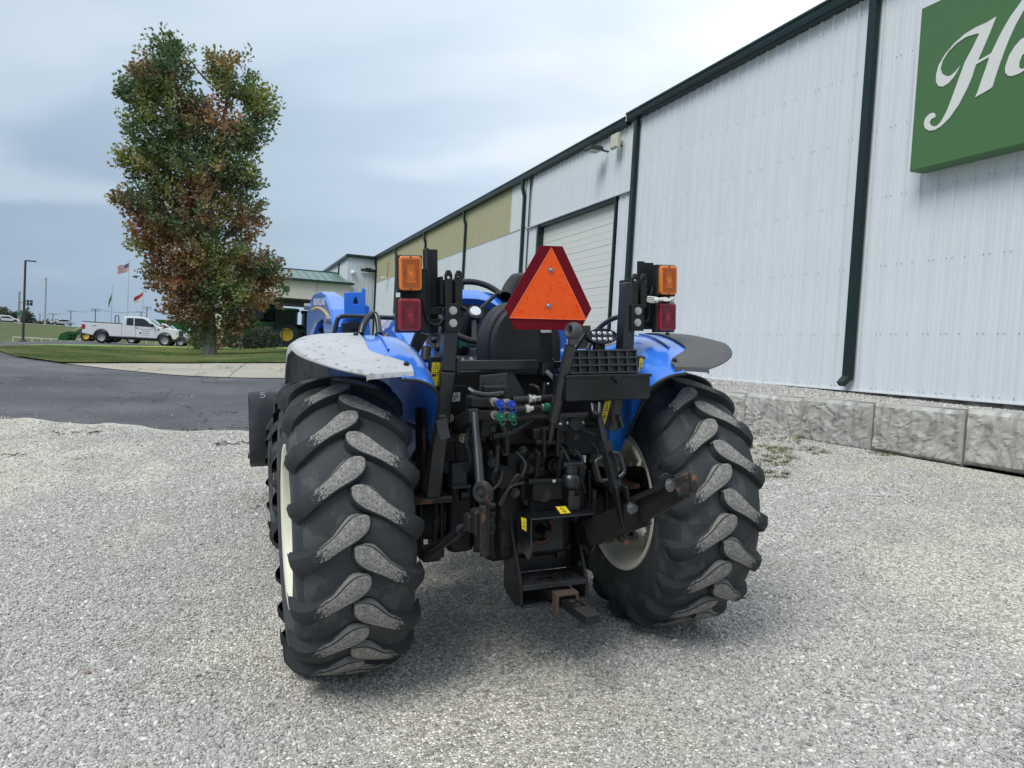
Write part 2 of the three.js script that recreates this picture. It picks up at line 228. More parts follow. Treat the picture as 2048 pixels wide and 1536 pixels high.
// loose stones of the gravel
function stoneGeo(seed) { const r = rngOf(seed), g = new THREE.IcosahedronGeometry(1, 0), p = g.attributes.position, key = new Map(); for (let i = 0; i < p.count; i++) { const k = p.getX(i).toFixed(2) + p.getY(i).toFixed(2) + p.getZ(i).toFixed(2); if (!key.has(k)) key.set(k, 0.72 + 0.5 * r()); const m = key.get(k); p.setXYZ(i, p.getX(i) * m, p.getY(i) * m * 0.62, p.getZ(i) * m * 0.82); } g.computeVertexNormals(); return g; }
const stoneGeos = [1, 2, 3, 4].map((k) => stoneGeo(k * 7));
const stoneM = MAT(1, 1, 1, 0.92);
function stoneColour(s, n) { const t = rng(); const d = dustOf(s, n) * 0.5; let v = t < 0.08 ? R(0.64, 0.76) : t < 0.2 ? R(0.22, 0.32) : R(0.34, 0.54); return t > 0.992 ? [0.42, 0.32, 0.27] : [v * lerp(1.045, 1.07, d), v, v * lerp(0.945, 0.88, d)]; }
function scatter(name, label, list) { // list of [s, n, radius, height?]
  const top = siteThing(name, label, 'gravel'); top.userData.kind = 'stuff';
  stoneGeos.forEach((g, k) => {
    const L = list.filter((_, i) => i % stoneGeos.length === k), im = new THREE.InstancedMesh(g, stoneM, L.length), q = new THREE.Object3D();
    L.forEach(([s, n, r, y], i) => { q.position.set(s, (y ?? gh(s, n) + micro(s, n)) + r * R(0.05, 0.42), n); q.rotation.set(R(-0.5, 0.5), R(0, 6.28), R(-0.5, 0.5)); q.scale.set(r * R(0.85, 1.25), r * R(0.75, 1.1), r); q.updateMatrix(); im.setMatrixAt(i, q.matrix); im.setColorAt(i, col(...stoneColour(s, n))); });
    im.name = 'stones'; im.userData.kind = 'stuff'; im.castShadow = im.receiveShadow = true; top.add(im);
  });
}
{
  const list = [], edge = resample(gravelEdge, 80);
  const maxS = (n) => { let best = 12; for (const p of edge) if (Math.abs(p.y - n) < 0.4) best = p.x; return best; };
  const tanH = Math.tan(0.6) * 1.06;
  let tries = 0;
  while (list.length < 430000 && tries++ < 3e6) {
    const Z = 2.2 + 9.4 * Math.pow(rng(), 1.1), X = R(-tanH, tanH) * Z + R(-0.2, 0.2), s = Z * ca - X * sa, n = X * ca + Z * sa;
    if (n > 7.4 || n < -16 || s > maxS(n) + 0.15 * R(-1, 1)) continue;
    const d = dustOf(s, n); if (rng() < d * 0.78) continue;
    const grow = 1 + Math.max(0, Z - 4) * 0.11;
    const r = (rng() < 0.07 ? R(0.008, 0.0145) : R(0.0034, 0.0085)) * grow * (1 - 0.25 * d); list.push([s, n, r]);
  }
  scatter('gravel_stones', 'loose pale grey crushed limestone covering the yard', list);
  const top = []; for (let i = 0; i < 26000; i++) top.push([R(-3, 16), R(8.02, 10.15), R(0.009, 0.024)].concat(0)); top.forEach((p) => { p[3] = terraceY(p[0], p[1]); });
  scatter('terrace_stones', 'coarse pale gravel on the strip between retaining wall and building', top);
  const on = []; for (let i = 0; i < 420; i++) { const n = R(-9, 1), e = maxS(n); on.push([e + Math.abs(R(0, 1) ** 2.5 * 5), n, R(0.005, 0.013)]); }
  on.forEach((p) => { p[3] = gh(p[0], p[1]) - 0.015; });
  scatter('scattered_stones', 'pale stray pebbles scattered over the near asphalt', on);
}
function terraceY(s, n) { return lerp(0.945 - 0.018 * (s - 7), 0.925 + 0.014 * (s - 7), sm(8.2, 10, n)) + 0.02 * (fbm(s * 2, n * 2, 3, 8) - 0.5); }
{ const rows = []; for (let i = 0; i <= 60; i++) { const r = []; for (let j = 0; j <= 14; j++) { const s = lerp(-6, 17, i / 60), n = lerp(8.0, 10.19, j / 14); r.push([s, terraceY(s, n), n, s, n]); } rows.push(r); } const g = sheet(rows); const c = []; rows.forEach((r) => r.forEach((p) => c.push(...gravelTint(p[0], p[2])))); g.setAttribute('color', new THREE.Float32BufferAttribute(c, 3)); groundMesh('terrace_gravel', g, gravelM); }
// ---------------------------------------------------------------- long metal building
const BN = 10.2, Y0 = 1.03, YE = 7.9;
const sideTex = tex(512, 512, (i, j) => { const st = fbm((i / 512) * 40, (j / 512) * 2.2, 4, 12, 0), b = fbm((i / 512) * 6, (j / 512) * 6, 4, 14, 6); const v = 244 - 4 * sm(0.5, 0.75, st) - 6 * (b - 0.5); return [v, v, v]; }); sideTex.repeat.set(0.4, 0.25);
const sideM = MAT(0.76, 0.81, 0.85, 0.42, 0, { map: sideTex }), beigeM = MAT(0.5, 0.48, 0.31, 0.5, 0, { map: sideTex });
const hall = siteThing('metal_building', 'long white corrugated metal building with dark green gutters beside the tractor', 'building');
// one siding sheet: three high ribs and low ribs between, facing -z
const RIB = [[0, 0.0], [0.014, 0.036], [0.04, 0.036], [0.07, 0.0], [0.12, 0.0], [0.126, 0.006], [0.15, 0.006], [0.156, 0.0], [0.212, 0.0], [0.218, 0.006], [0.242, 0.006], [0.248, 0.0], [0.3047, 0.0]];
function sidingGeo(w, h, ribs = 3) { const rows = [[], []]; for (let k = 0; k < ribs; k++) RIB.forEach((p, i) => { if (k && !i) return; const x = k * 0.3048 + p[0]; if (x > w + 1e-4) return; for (const q of [0, 1]) rows[q].push([x, q * h, -p[1], x, q * h]); }); return crease(sheet(rows), 0.2); }
const geoCache = new Map();
function siding(name, s0, y0, w, h, mat, parent, n = BN) { const key = w.toFixed(3) + h.toFixed(3); if (!geoCache.has(key)) geoCache.set(key, sidingGeo(w, h, 3)); const m = mesh(name, geoCache.get(key), mat, parent, true); m.position.set(s0, y0, n); return m; }
const PW = 0.9144;
const variants = [sideM, ...[0.985, 1.01].map((k) => { const m = sideM.clone(); m.color.multiplyScalar(k); return m; })];
const vm = (i) => variants[Math.floor(hash2(i, 3, 2) * 3)];
// near wall up to the bay with the overhead door
{ let i = 0; for (let s = 18.1 - PW; s > -7; s -= PW, i++) siding('siding_panel', s, Y0, PW, YE - Y0, vm(i), hall);
  for (const s of [18.22]) siding('siding_panel', s, Y0, 0.85, 4.93, vm(1), hall, BN + 0.03);
  siding('siding_panel', 24.95, Y0, 0.85, 4.93, vm(2), hall, BN + 0.03);
  for (let k = 0; k < 8; k++) siding('siding_panel', 18.2 + k * PW, 5.99, k < 7 ? PW : 7.6 - 7 * PW, YE - 5.99, vm(k + 4), hall, BN - 0.025);
  for (let s = 25.9, k = 0; s < 55.9; s += PW, k++) { const w = Math.min(PW, 55.95 - s); siding('siding_panel', s, Y0, w, 5.02, vm(k + 20), hall); const up = siding('upper_siding_panel', s, 6.06, w, YE - 6.06, s < 26.9 ? vm(k) : beigeM, hall, BN - 0.006); if (s >= 26.9) tag(up, 'khaki upper siding panel'); } }
// screws in rows
{ const rows = [Y0 + 0.06, 2.0, 3.15, 4.3, 5.45, 6.6, 7.6], list = []; for (let s = 18.1 - PW; s > -3; s -= PW) for (const y of rows) for (const dx of [0.075, 0.285, 0.38, 0.6, 0.695]) list.push([s + dx, y, BN - 0.004]);
  for (let s = 25.9; s < 40; s += PW) for (const y of rows.slice(0, 5)) for (const dx of [0.075, 0.285, 0.38, 0.6, 0.695]) list.push([s + dx, y, BN - 0.004]);
  const im = new THREE.InstancedMesh(new THREE.CylinderGeometry(0.0085, 0.01, 0.01, 8).rotateX(Math.PI / 2), MAT(0.4, 0.41, 0.42, 0.5, 0.2), list.length), q = new THREE.Object3D(); list.forEach((p, i) => { q.position.set(...p); q.updateMatrix(); im.setMatrixAt(i, q.matrix); }); im.name = 'screws'; im.userData.kind = 'stuff'; hall.add(im); }
// body behind the siding, roof, base
mesh('foundation', [box(26, 0.75, 0.3, 5.1, Y0 - 0.385, BN + 0.147), box(40, 0.75, 0.3, 36, Y0 - 0.375, BN + 0.24)], MAT(0.62, 0.61, 0.58, 0.9, 0, { map: grimeTex }), hall);
mesh('base_trim', [box(25.3, 0.022, 0.06, 5.45, Y0 - 0.006, BN - 0.012), box(30, 0.035, 0.04, 41, Y0 - 0.005, BN - 0.005)], M.white, hall);
mesh('wall', [box(26, YE - Y0, 0.2, 5.1, (YE + Y0) / 2, BN + 0.16), box(7.6, 1.9, 0.2, 22, 6.95, BN + 0.16), box(30, YE - Y0, 0.2, 40.95, (YE + Y0) / 2, BN + 0.16), box(0.2, YE - Y0, 40, -7.9, (YE + Y0) / 2, BN + 20.3), box(0.2, YE - Y0, 40, 84.9, (YE + Y0) / 2, BN + 20.3), box(93, YE - Y0, 0.2, 38.5, (YE + Y0) / 2, BN + 40.4), box(6.9, YE - Y0, 0.2, 22, (YE + Y0) / 2, BN + 6)], M.white, hall);
{ const ridge = 10.2; mesh('roof', [[-8.2, 85, BN - 0.05, BN + 20.4], [-8.2, 85, BN + 40.8, BN + 20.4]].map(([a, b, n0, n1]) => { const g = sheet([[[a, YE + 0.12, n0], [b, YE + 0.12, n0]], [[a, ridge, n1], [b, ridge, n1]]]); return g; }), MAT(0.3, 0.33, 0.32, 0.5, 0.3), hall); }
// gutters with eave trim; the nearer run stands a little higher and prouder
function gutter(s0, s1, yb, yt, nOut) { const pr = [[nOut + 0.02, yb], [nOut, yb + 0.02], [nOut - 0.012, yb + 0.09], [nOut - 0.02, yt - 0.05], [nOut - 0.045, yt - 0.045], [nOut - 0.045, yt], [nOut + 0.01, yt], [nOut + 0.012, yt - 0.02], [BN + 0.05, yt - 0.02], [BN + 0.05, yb]]; const g = poly(pr.map((p) => [p[0], p[1]]), s1 - s0, 0); g.rotateY(-Math.PI / 2); g.applyMatrix4(new THREE.Matrix4().makeScale(1, 1, 1)); g.translate((s0 + s1) / 2, 0, 0); return g; }
const gutterM = MAT(0.018, 0.05, 0.046, 0.35, 0.1, { map: fineTex });
mesh('gutter', gutter(-8, 18.45, 7.85, 8.075, BN - 0.2), gutterM, hall); mesh('gutter', gutter(18.5, 56.2, 7.79, 8.01, BN - 0.19), gutterM, hall);
mesh('gutter_end_cap', box(0.03, 0.24, 0.22, 18.475, 7.99, BN - 0.1), M.white, hall);
for (const [s, top] of [[10.1, 7.8], [18.05, 7.8]]) { const g = [box(0.16, top - 1.2, 0.12, s, (top + 1.2) / 2, BN - 0.095, 0.012)]; g.push(bar([s, 1.26, BN - 0.095], [s, 1.12, BN - 0.24], 0.15, 0.1, 0.01)); mesh('downspout', g, gutterM, hall); }
for (const s of [26.2, 33.55, 41.05, 48.6, 55.75]) mesh('downspout', [bar([s, 7.78, BN - 0.17], [s, 7.45, BN - 0.16], 0.13, 0.1, 0.01), bar([s, 7.48, BN - 0.165], [s, 7.22, BN - 0.085], 0.13, 0.1, 0.01), box(0.13, 6.2, 0.1, s, 4.15, BN - 0.08, 0.01)], gutterM, hall);
mesh('drip_edge', box(7.75, 0.035, 0.07, 22.02, 5.975, BN - 0.03), MAT(0.5, 0.54, 0.57, 0.5), hall);
mesh('beige_drip_edge', box(29.9, 0.02, 0.03, 40.95, 6.05, BN - 0.012), beigeM, hall);
// overhead door
{ const d = new THREE.Group(); d.name = 'overhead_door'; hall.add(d); const dm = MAT(0.72, 0.73, 0.7, 0.5); const n = 8, h = 4.88 / n;
  for (let k = 0; k < n; k++) mesh('door_section', [box(5.6, h - 0.008, 0.05, 21.95, Y0 + h * (k + 0.5), BN + 0.2, 0.006), box(5.6, 0.006, 0.006, 21.95, Y0 + h * k + 0.2, BN + 0.173), box(5.6, 0.006, 0.006, 21.95, Y0 + h * k + 0.4, BN + 0.173)], dm, d);
  mesh('door_frame', [box(0.14, 4.95, 0.5, 24.82, Y0 + 2.47, BN + 0.2), box(0.05, 4.95, 0.5, 19.12, Y0 + 2.47, BN + 0.2), box(5.84, 0.12, 0.5, 21.96, 5.92, BN + 0.24)], gutterM, d);
  mesh('threshold', box(6.0, 0.3, 1.4, 22, Y0 - 0.16, BN + 0.5), MAT(0.35, 0.35, 0.33, 0.9), d); }
// projecting bay at the far end
{ const b = new THREE.Group(); b.name = 'front_bay'; hall.add(b); const n0 = 8.15, w = BN - n0;
  const face = sidingGeo(PW, YE - 0.05 - Y0, 3); for (let k = 0; k < 3; k++) { const wk = Math.min(PW, w - k * PW); if (wk < 0.1) break; const m = mesh('siding_panel', wk < PW ? sidingGeo(wk, YE - 0.05 - Y0, 3) : face, sideM, b, true); m.rotation.y = -Math.PI / 2; m.position.set(56, Y0, n0 + k * PW); m.scale.z = 1; }
  mesh('bay_body', [box(28, YE - Y0, w + 0.1, 70.1, (YE + Y0) / 2, BN - w / 2 + 0.05)], M.white, b);
  for (let k = 0; k < 10; k++) { const m = mesh('siding_panel', face, sideM, b, true); m.position.set(56.1 + k * PW, Y0, n0 - 0.006); }
  mesh('bay_gutter', [box(0.22, 0.2, w + 0.25, 55.9, 7.86, BN - w / 2 - 0.1, 0.02), box(28.2, 0.2, 0.2, 69.9, 7.86, n0 - 0.12, 0.02)], gutterM, b);
  mesh('bay_roof', [bar([55.9, 7.985, n0 + 1.1], [84, 7.985, n0 + 1.1], 2.5, 0.03, 0)], MAT(0.3, 0.33, 0.32, 0.5, 0.3), b);
  mesh('downspout', [box(0.12, 3, 0.1, 60.5, 6.2, n0 - 0.1)], gutterM, b);
}
// wall fittings
{ const f = siteThing('wall_floodlight', 'flat black floodlight high on the white wall above the overhead door', 'floodlight'); put(f, [19.75, 7.36, BN - 0.02]); mesh('arm', rod([0, 0, 0], [0, 0.02, -0.3], 0.03), M.darkgrey, f); const h = mesh('lamp_head', [box(0.5, 0.07, 0.42, 0.1, 0.02, -0.45, 0.02), ...[-0.12, 0, 0.12, 0.24].map((x) => box(0.03, 0.04, 0.38, x, 0.07, -0.45))], MAT(0.05, 0.052, 0.055, 0.45), f); mesh('lens', box(0.4, 0.012, 0.32, 0.1, -0.022, -0.45), MAT(0.3, 0.3, 0.28, 0.3), f);
  const sp = siteThing('wall_loudspeaker', 'square cream horn loudspeaker on the wall beside the black floodlight', 'loudspeaker'); put(sp, [18.9, 7.42, BN - 0.05]); const sm_ = MAT(0.6, 0.58, 0.48, 0.5); mesh('horn', [poly([[-0.2, -0.2], [0.2, -0.2], [0.2, 0.2], [-0.2, 0.2]], 0.14, 0.03, [circ(0, 0, 0.14, 16)]).translate(0, 0, -0.22), rod([0, 0, -0.2], [0, 0, 0], 0.06, 0.09)], sm_, sp); mesh('driver', [ball(0.05, 0, 0, -0.2)], MAT(0.7, 0.68, 0.6, 0.4), sp); mesh('bracket', rod([0, -0.1, 0.02], [0, -0.1, -0.2], 0.02), M.darkgrey, sp);
  const bf = siteThing('bay_light_fixture', 'wide dark twin light fixture high on the white bay wall', 'light fixture'); put(bf, [...[55.93,6.91,9.568]]); mesh('housing', [box(0.12, 0.22, 1.05, -0.06, 0, 0, 0.02), box(0.25, 0.06, 0.46, -0.2, 0.13, 0), box(0.3, 0.05, 0.6, -0.2, 0.05, 0.25)], MAT(0.06, 0.055, 0.05, 0.5), bf); mesh('ledge', box(0.14, 0.06, 1.1, -0.06, -0.16, 0), M.white, bf);
  const cam = siteThing('dome_camera', 'round white dome camera on the left of the bay wall', 'camera'); put(cam, [...[55.9,6.642,8.46]]); mesh('dome', ball(0.17, -0.08, -0.02, 0), M.white, cam); mesh('mount', box(0.1, 0.26, 0.24, 0.02, 0.08, 0, 0.02), M.white, cam);
  const wl = siteThing('small_wall_light', 'small white wall light below the khaki panels near the bay', 'wall light'); put(wl, [...[51.161,6.013,10.1]]); mesh('arm', rod([0, 0, 0.1], [0, 0.05, -0.25], 0.04), M.white, wl); mesh('head', [box(0.45, 0.14, 0.2, 0.25, 0.03, -0.3, 0.04)], M.white, wl); mesh('antenna', rod([-0.2, 0, -0.05], [-0.2, 1.1, -0.05], 0.018), M.darkgrey, wl); }
// big shop sign
{ const sg = siteThing('shop_sign', 'large green sign box with white script lettering on the near wall', 'sign'); const gm = MAT(0.066, 0.165, 0.06, 0.5);
  mesh('sign_box', [box(6.6, 2.49, 0.3, 5.6, 5.76, 9.995, 0.012)], gm, sg);
  mesh('edge_trim', [box(0.025, 2.5, 0.31, 8.908, 5.76, 9.995), box(6.62, 0.025, 0.31, 5.6, 7.013, 9.995)], M.white, sg);
  const H = [[7.637,6.392],[7.773,6.364],[7.949,6.358],[8.111,6.327],[8.274,6.252],[8.418,6.141],[8.515,6.01],[8.544,5.88],[8.534,5.772],[8.487,5.697],[8.406,5.666],[8.32,5.688],[8.248,5.742],[8.196,5.802],[8.147,5.887],[8.217,5.825],[8.3,5.787],[8.369,5.806],[8.443,5.865],[8.476,5.945],[8.45,6.057],[8.362,6.164],[8.234,6.238],[8.088,6.277],[7.941,6.264],[7.877,6.249],[7.963,6.09],[8.075,5.913],[8.135,5.748],[8.196,5.581],[8.258,5.412],[8.321,5.259],[8.399,5.142],[8.465,5.099],[8.525,5.106],[8.579,5.146],[8.597,5.186],[8.567,5.231],[8.507,5.241],[8.505,5.284],[8.544,5.318],[8.605,5.32],[8.673,5.277],[8.697,5.204],[8.669,5.117],[8.592,5.062],[8.5,5.047],[8.384,5.078],[8.255,5.164],[8.117,5.321],[8.004,5.514],[7.943,5.653],[7.894,5.818],[7.695,5.857],[7.735,5.716],[7.791,5.555],[7.833,5.42],[7.866,5.348],[7.741,5.376],[7.639,5.402],[7.614,5.418],[7.582,5.537],[7.529,5.712],[7.475,5.868],[7.421,6.007],[7.351,6.154],[7.266,6.292],[7.195,6.387],[7.13,6.544],[7.239,6.529],[7.31,6.434],[7.43,6.31],[7.533,6.16],[7.606,6.027],[7.672,5.898],[7.871,5.86],[7.811,5.987],[7.723,6.183]];
  const E = [[7.174,5.947],[7.253,5.938],[7.328,5.879],[7.402,5.779],[7.447,5.637],[7.441,5.555],[7.394,5.496],[7.327,5.474],[7.231,5.479],[7.138,5.51],[7.053,5.612],[7.125,5.545],[7.187,5.526],[7.219,5.529],[7.25,5.563],[7.251,5.634],[7.218,5.716],[7.141,5.735],[7.083,5.791],[7.071,5.863],[7.102,5.924]];
  const lm = MAT(0.72, 0.73, 0.7, 0.5);
  const letter = (pts) => { const c = pts.map((p) => [p[0], p[1]]); const g = poly(c, 0.012, 0); g.translate(0, 0, 9.84); return g; };
  mesh('letter_H', letter(H), lm, sg); mesh('letter_e', letter(E), lm, sg); }
// retaining wall of rock-faced concrete blocks
{ const rw = siteThing('retaining_wall', 'low retaining wall of rock-faced grey concrete blocks below the building', 'wall');
  const stone = tex(512, 512, (i, j) => { const a = fbm((i / 512) * 7, (j / 512) * 7, 5, 51, 7), s = fbm((i / 512) * 16, (j / 512) * 5, 4, 53), h = hash2(i, j, 2); const v = 205 + (a - 0.5) * 60 - 26 * sm(0.52, 0.7, s) + (h - 0.5) * 14; return [v * 0.99, v * 0.985, v * 0.955]; });
  const bm = [0.66, 0.7, 0.74].map((k) => MAT(k, k * 0.99, k * 0.98, 0.9, 0, { map: stone }));
  const blockGeo = (seed) => { const L = 1.2, H = 0.6, D = 0.6, nx = 52, ny = 26, rows = []; for (let j = 0; j <= ny; j++) { const r = []; for (let i = 0; i <= nx; i++) { const u = i / nx, v = j / ny, e = Math.min(u * L, (1 - u) * L, v * H, (1 - v) * H); const w = fbm(u * 3 + seed, v * 2, 3, seed) , x = u * 7 + w * 3.5, y = v * 4.4 + w * 2.5; const ridge = 1 - Math.abs(fbm(x, y, 4, seed + 3) * 2 - 1), f = 1 - Math.abs(fbm(x * 1.9 + 7, y * 2.3, 3, seed + 5) * 2 - 1); r.push([u * L, v * H, -sm(0, 0.045, e) * (0.012 + 0.03 * ridge * ridge + 0.024 * f), u * L + seed * 0.37, v * H]); } rows.push(r); }
    const front = crease(sheet(rows), 0.35); const b = box(L, H, D, L / 2, H / 2, D / 2); return joined([front, boxUV(clean(b))], true); };
  const geos = [1, 2, 3, 4].map((k) => blockGeo(k * 13)); let k = 0;
  for (let s = 7.01 - 9 * 1.222; s < 15.5; s += 1.222, k++) { const m = mesh('block', geos[k % 4], bm[(k * 2) % 3], rw, true); m.position.set(s + 0.011, 0.357 - 0.021 * (s - 7), 7.47 + 0.008 * ((k * 5) % 3)); }
  const caps = MAT(0.4, 0.395, 0.37, 0.9, 0, { map: stone }); mesh('cap_lip', bar([-4, 1.195, 7.66], [15.5, 0.785, 7.66], 0.2, 0.02, 0.006), caps, rw); }
// ---------------------------------------------------------------- the blue tractor (own frame: x right, y up, z to the rear, 0 on the ground under the rear axle)
const tractor = thing('utility_tractor', 'blue utility tractor with front loader and orange slow-vehicle triangle, seen from behind', 'tractor');
tractor.rotation.set(0, 0.344, 0.0623, 'YXZ'); tractor.position.set(0.0572, 0, -3.439);
const sub = (name, parent = tractor) => { const g = new THREE.Group(); g.name = name; parent.add(g); return g; };
// --- rear wheels
const TR = 0.618, TW = 0.453;
const rubberTex = tex(512, 512, (i, j) => { const a = fbm(i / 60, j / 60, 5, 7), d = sm(0.52, 0.72, fbm(i / 22, j / 34, 5, 17)), h = hash2(i, j, 3); const v = 55 + (a - 0.5) * 22 + h * 7; return [v + d * 22, v + d * 20 , v + d * 15]; });
const rubber = MAT(0.76, 0.88, 1, 0.7, 0, { map: rubberTex });
const lugTex = tex(512, 128, (i, j) => { // worn stony tread face fading raggedly into black rubber towards the shoulder
  const u = i / 512, v = j / 128, a = fbm(u * 26, v * 10, 4, 120), f = fbm(u * 60, v * 20, 3, 121), h = hash2(i, j, 122);
  const k = sm(0.02, -0.03, u - 0.62 - (a - 0.5) * 0.26 - (f - 0.5) * 0.34) * sm(0.0, 0.03, v - 0.04 - f * 0.05) * sm(0.0, 0.03, 0.96 - f * 0.05 - v);
  const crackV = Math.abs(fbm(u * 14, v * 8, 4, 130) - 0.5); let g = 134 + (f - 0.5) * 80 + (a - 0.5) * 40 + (h - 0.5) * 30 + (h > 0.95 ? 26 : 0); if (crackV < 0.012) g *= 0.6;
  const d = 40 + (a - 0.5) * 14; return [lerp(d, g * 1.0, k), lerp(d + 3, g * 0.985, k), lerp(d + 6, g * 0.95, k)]; });
lugTex.wrapS = lugTex.wrapT = THREE.ClampToEdgeWrapping;
const lugM = MAT(1, 1, 1, 0.8, 0, { map: lugTex, bumpMap: lugTex, bumpScale: 0.004 });
const ramp = (t, tab) => { for (let i = 1; i < tab.length; i++) if (t <= tab[i][0]) return lerp(tab[i - 1][1], tab[i][1], (t - tab[i - 1][0]) / (tab[i][0] - tab[i - 1][0])); return tab[tab.length - 1][1]; };
const carc = [[0, 0.585], [0.35, 0.582], [0.6, 0.574], [0.8, 0.558], [0.92, 0.535], [1.0, 0.5], [1.1, 0.47]];
const lugR = [[0, 0.618], [0.4, 0.614], [0.65, 0.606], [0.85, 0.594], [0.97, 0.575], [1.04, 0.545]];
const bend = (t) => Math.pow(Math.max(t + 0.12, 0.05), 0.74) - 0.2083;
function lugGeo(side, k = 1, cfg = {}) { // one tread bar from the centre line out over the shoulder
  const { pitch = 0.34, hw = 0.04, W = TW, Rr = TR, base = carc, top = lugR } = cfg; const rows = [], n = 22;
  for (let i = 0; i <= n; i++) {
    const u = i / n, t = u, half = hw * (u < 0.15 ? Math.sqrt(Math.max(0.05, 1 - ((0.15 - u) / 0.15) ** 2)) : 1 - 0.36 * sm(0.15, 0.5, u) + 0.28 * sm(0.6, 1, u));
    const ax = lerp(-0.1, 1.035, t), x = side * ax * W / 2, phi = -pitch * bend(t), dx = 0.001;
    const dphi = -pitch * (bend(t + 0.02) - bend(t - 0.02)), dax = 0.04 * 1.135 * W / 2; // direction of the bar on the unrolled tyre
    const L = Math.hypot(dax, dphi * Rr), tx_ = dax / L, tp = (dphi * Rr) / L; // tangent (lateral, circumferential)
    const px = -tp, pp = tx_; // perpendicular
    const rt = ramp(Math.abs(ax), top), row = [];
    for (const [m, hgt, v] of [[-1.38, 0, 0], [-1, 0.96, 0.02], [-0.86, 1, 0.1], [0, 1.004, 0.5], [0.86, 1, 0.9], [1, 0.96, 0.98], [1.38, 0, 1]]) {
      const lat = clamp(ax * W / 2 + px * m * half, -0.075, 1.06 * W / 2), ph = phi + (pp * m * half) / Rr; const a2 = Math.abs(lat) / (W / 2);
      const rb = ramp(a2, base) - 0.006, r = lerp(rb, Math.min(rt, ramp(a2, top)), hgt); row.push([side * lat, r * Math.sin(ph), r * Math.cos(ph), hgt ? u : 1, hgt ? v : 0]);
    }
    rows.push(row);
  }
  const first = rows[0], endIn = first.map((p) => { const rb = 0.95; return p; });
  const last = rows[n], f0 = [0, 0, 0, 0].map(() => 0);
  const down = (row, dxx) => row.map((p) => [p[0] + dxx * side, p[1] * 0.93, p[2] * 0.93, 1, 0]);
  const all = [down(first, -0.012), ...rows, down(last, 0.004)];
  return crease(sheet(all, side > 0), 0.55);
}
const lugL = lugGeo(-1), lugRt = lugGeo(1);
const tyreProfile = (s = 1) => { const p = []; const half = [[0, 0.585], [0.06, 0.584], [0.12, 0.578], [0.165, 0.567], [0.195, 0.55], [0.213, 0.525], [0.221, 0.49], [0.223, 0.45], [0.222, 0.41], [0.218, 0.372], [0.212, 0.35], [0.205, 0.338], [0.19, 0.318]]; for (let i = half.length - 1; i > 0; i--) p.push([-half[i][0], half[i][1]]); for (const q of half) p.push(q); return p; };
const NL = 18;
function rearWheel(x, outer, phase) {
  const w = sub('rear_wheel'); w.position.set(x, TR, 0);
  const bars = []; for (let k = 0; k < NL; k++) for (const s of [-1, 1]) for (const q of [0.32, 0.5, 0.68]) { const f = ((k + (s > 0 ? 0.5 : 0)) / NL) * Math.PI * 2 - 0.22 - (q - 0.5) * 0.42; const ax = q * TW / 2 + 0.02, r = ramp(ax / (TW / 2), carc); const g = box(0.032, 0.009, 0.012, 0, 0, 0, 0.003); g.rotateZ(-s * 0.12); g.translate(s * ax, 0, r); g.rotateX(-f - phase); bars.push(g); }
  mesh('tyre', [lathe(tyreProfile(), 96), ...bars], rubber, w);
  for (let k = 0; k < NL; k++) for (const s of [-1, 1]) { const m = mesh('lug', s < 0 ? lugL : lugRt, lugM, w, true); m.rotation.x = -(((k + (s > 0 ? 0.5 : 0)) / NL) * Math.PI * 2 + phase); }
  const o = outer; // rim: barrel, dished disc towards the outside, clamping lugs and bolts
  const rim = [lathe([[-0.206, 0.343], [-0.213, 0.336], [-0.209, 0.322], [-0.19, 0.3], [-0.1, 0.292], [0.1, 0.292], [0.19, 0.3], [0.209, 0.322], [0.213, 0.336], [0.206, 0.343]], 64), lathe([[-0.214, 0.34], [-0.2, 0.31], [-0.1, 0.302], [0.1, 0.302], [0.2, 0.31], [0.214, 0.34]], 64)];
  const hexa = lathe([[o * 0.04, 0.286], [o * 0.045, 0.15]], 6), disc = lathe([[o * 0.046, 0.235], [o * 0.05, 0.2], [o * 0.085, 0.17], [o * 0.085, 0.06], [o * 0.09, 0.0]], 48);
  const disc2 = lathe([[o * 0.037, 0.238], [o * 0.042, 0.2], [o * 0.077, 0.17], [o * 0.077, 0.0]], 48);
  mesh('rim', rim.concat(hexa, disc, disc2), M.cream, w);
  for (let k = 0; k < 6; k++) { const a = (k / 6) * Math.PI * 2, g = [poly([[-0.06, 0.2], [0.06, 0.2], [0.075, 0.296], [-0.075, 0.296]], 0.012, 0.002, [circ(0, 0.245, 0.011)]), ...bolt([0.035, 0.262, -0.006], [0, 0, -1], 0.014, 0.016)]; g.forEach((q) => { q.rotateY(Math.PI / 2); q.rotateX(a); q.translate(-o * 0.02, 0, 0); }); mesh('rim_clamp', g, M.cream, w); }
  const hb = []; for (let k = 0; k < 8; k++) { const a = (k / 8) * Math.PI * 2; hb.push(...bolt([o * 0.086, 0.11 * Math.cos(a), 0.11 * Math.sin(a)], [o, 0, 0], 0.014, 0.02)); } mesh('wheel_bolts', hb, M.steel, w);
  return w;
}
rearWheel(-0.772, -1, 0.25).rotation.y = 0.022; rearWheel(0.763, 1, 0.05);
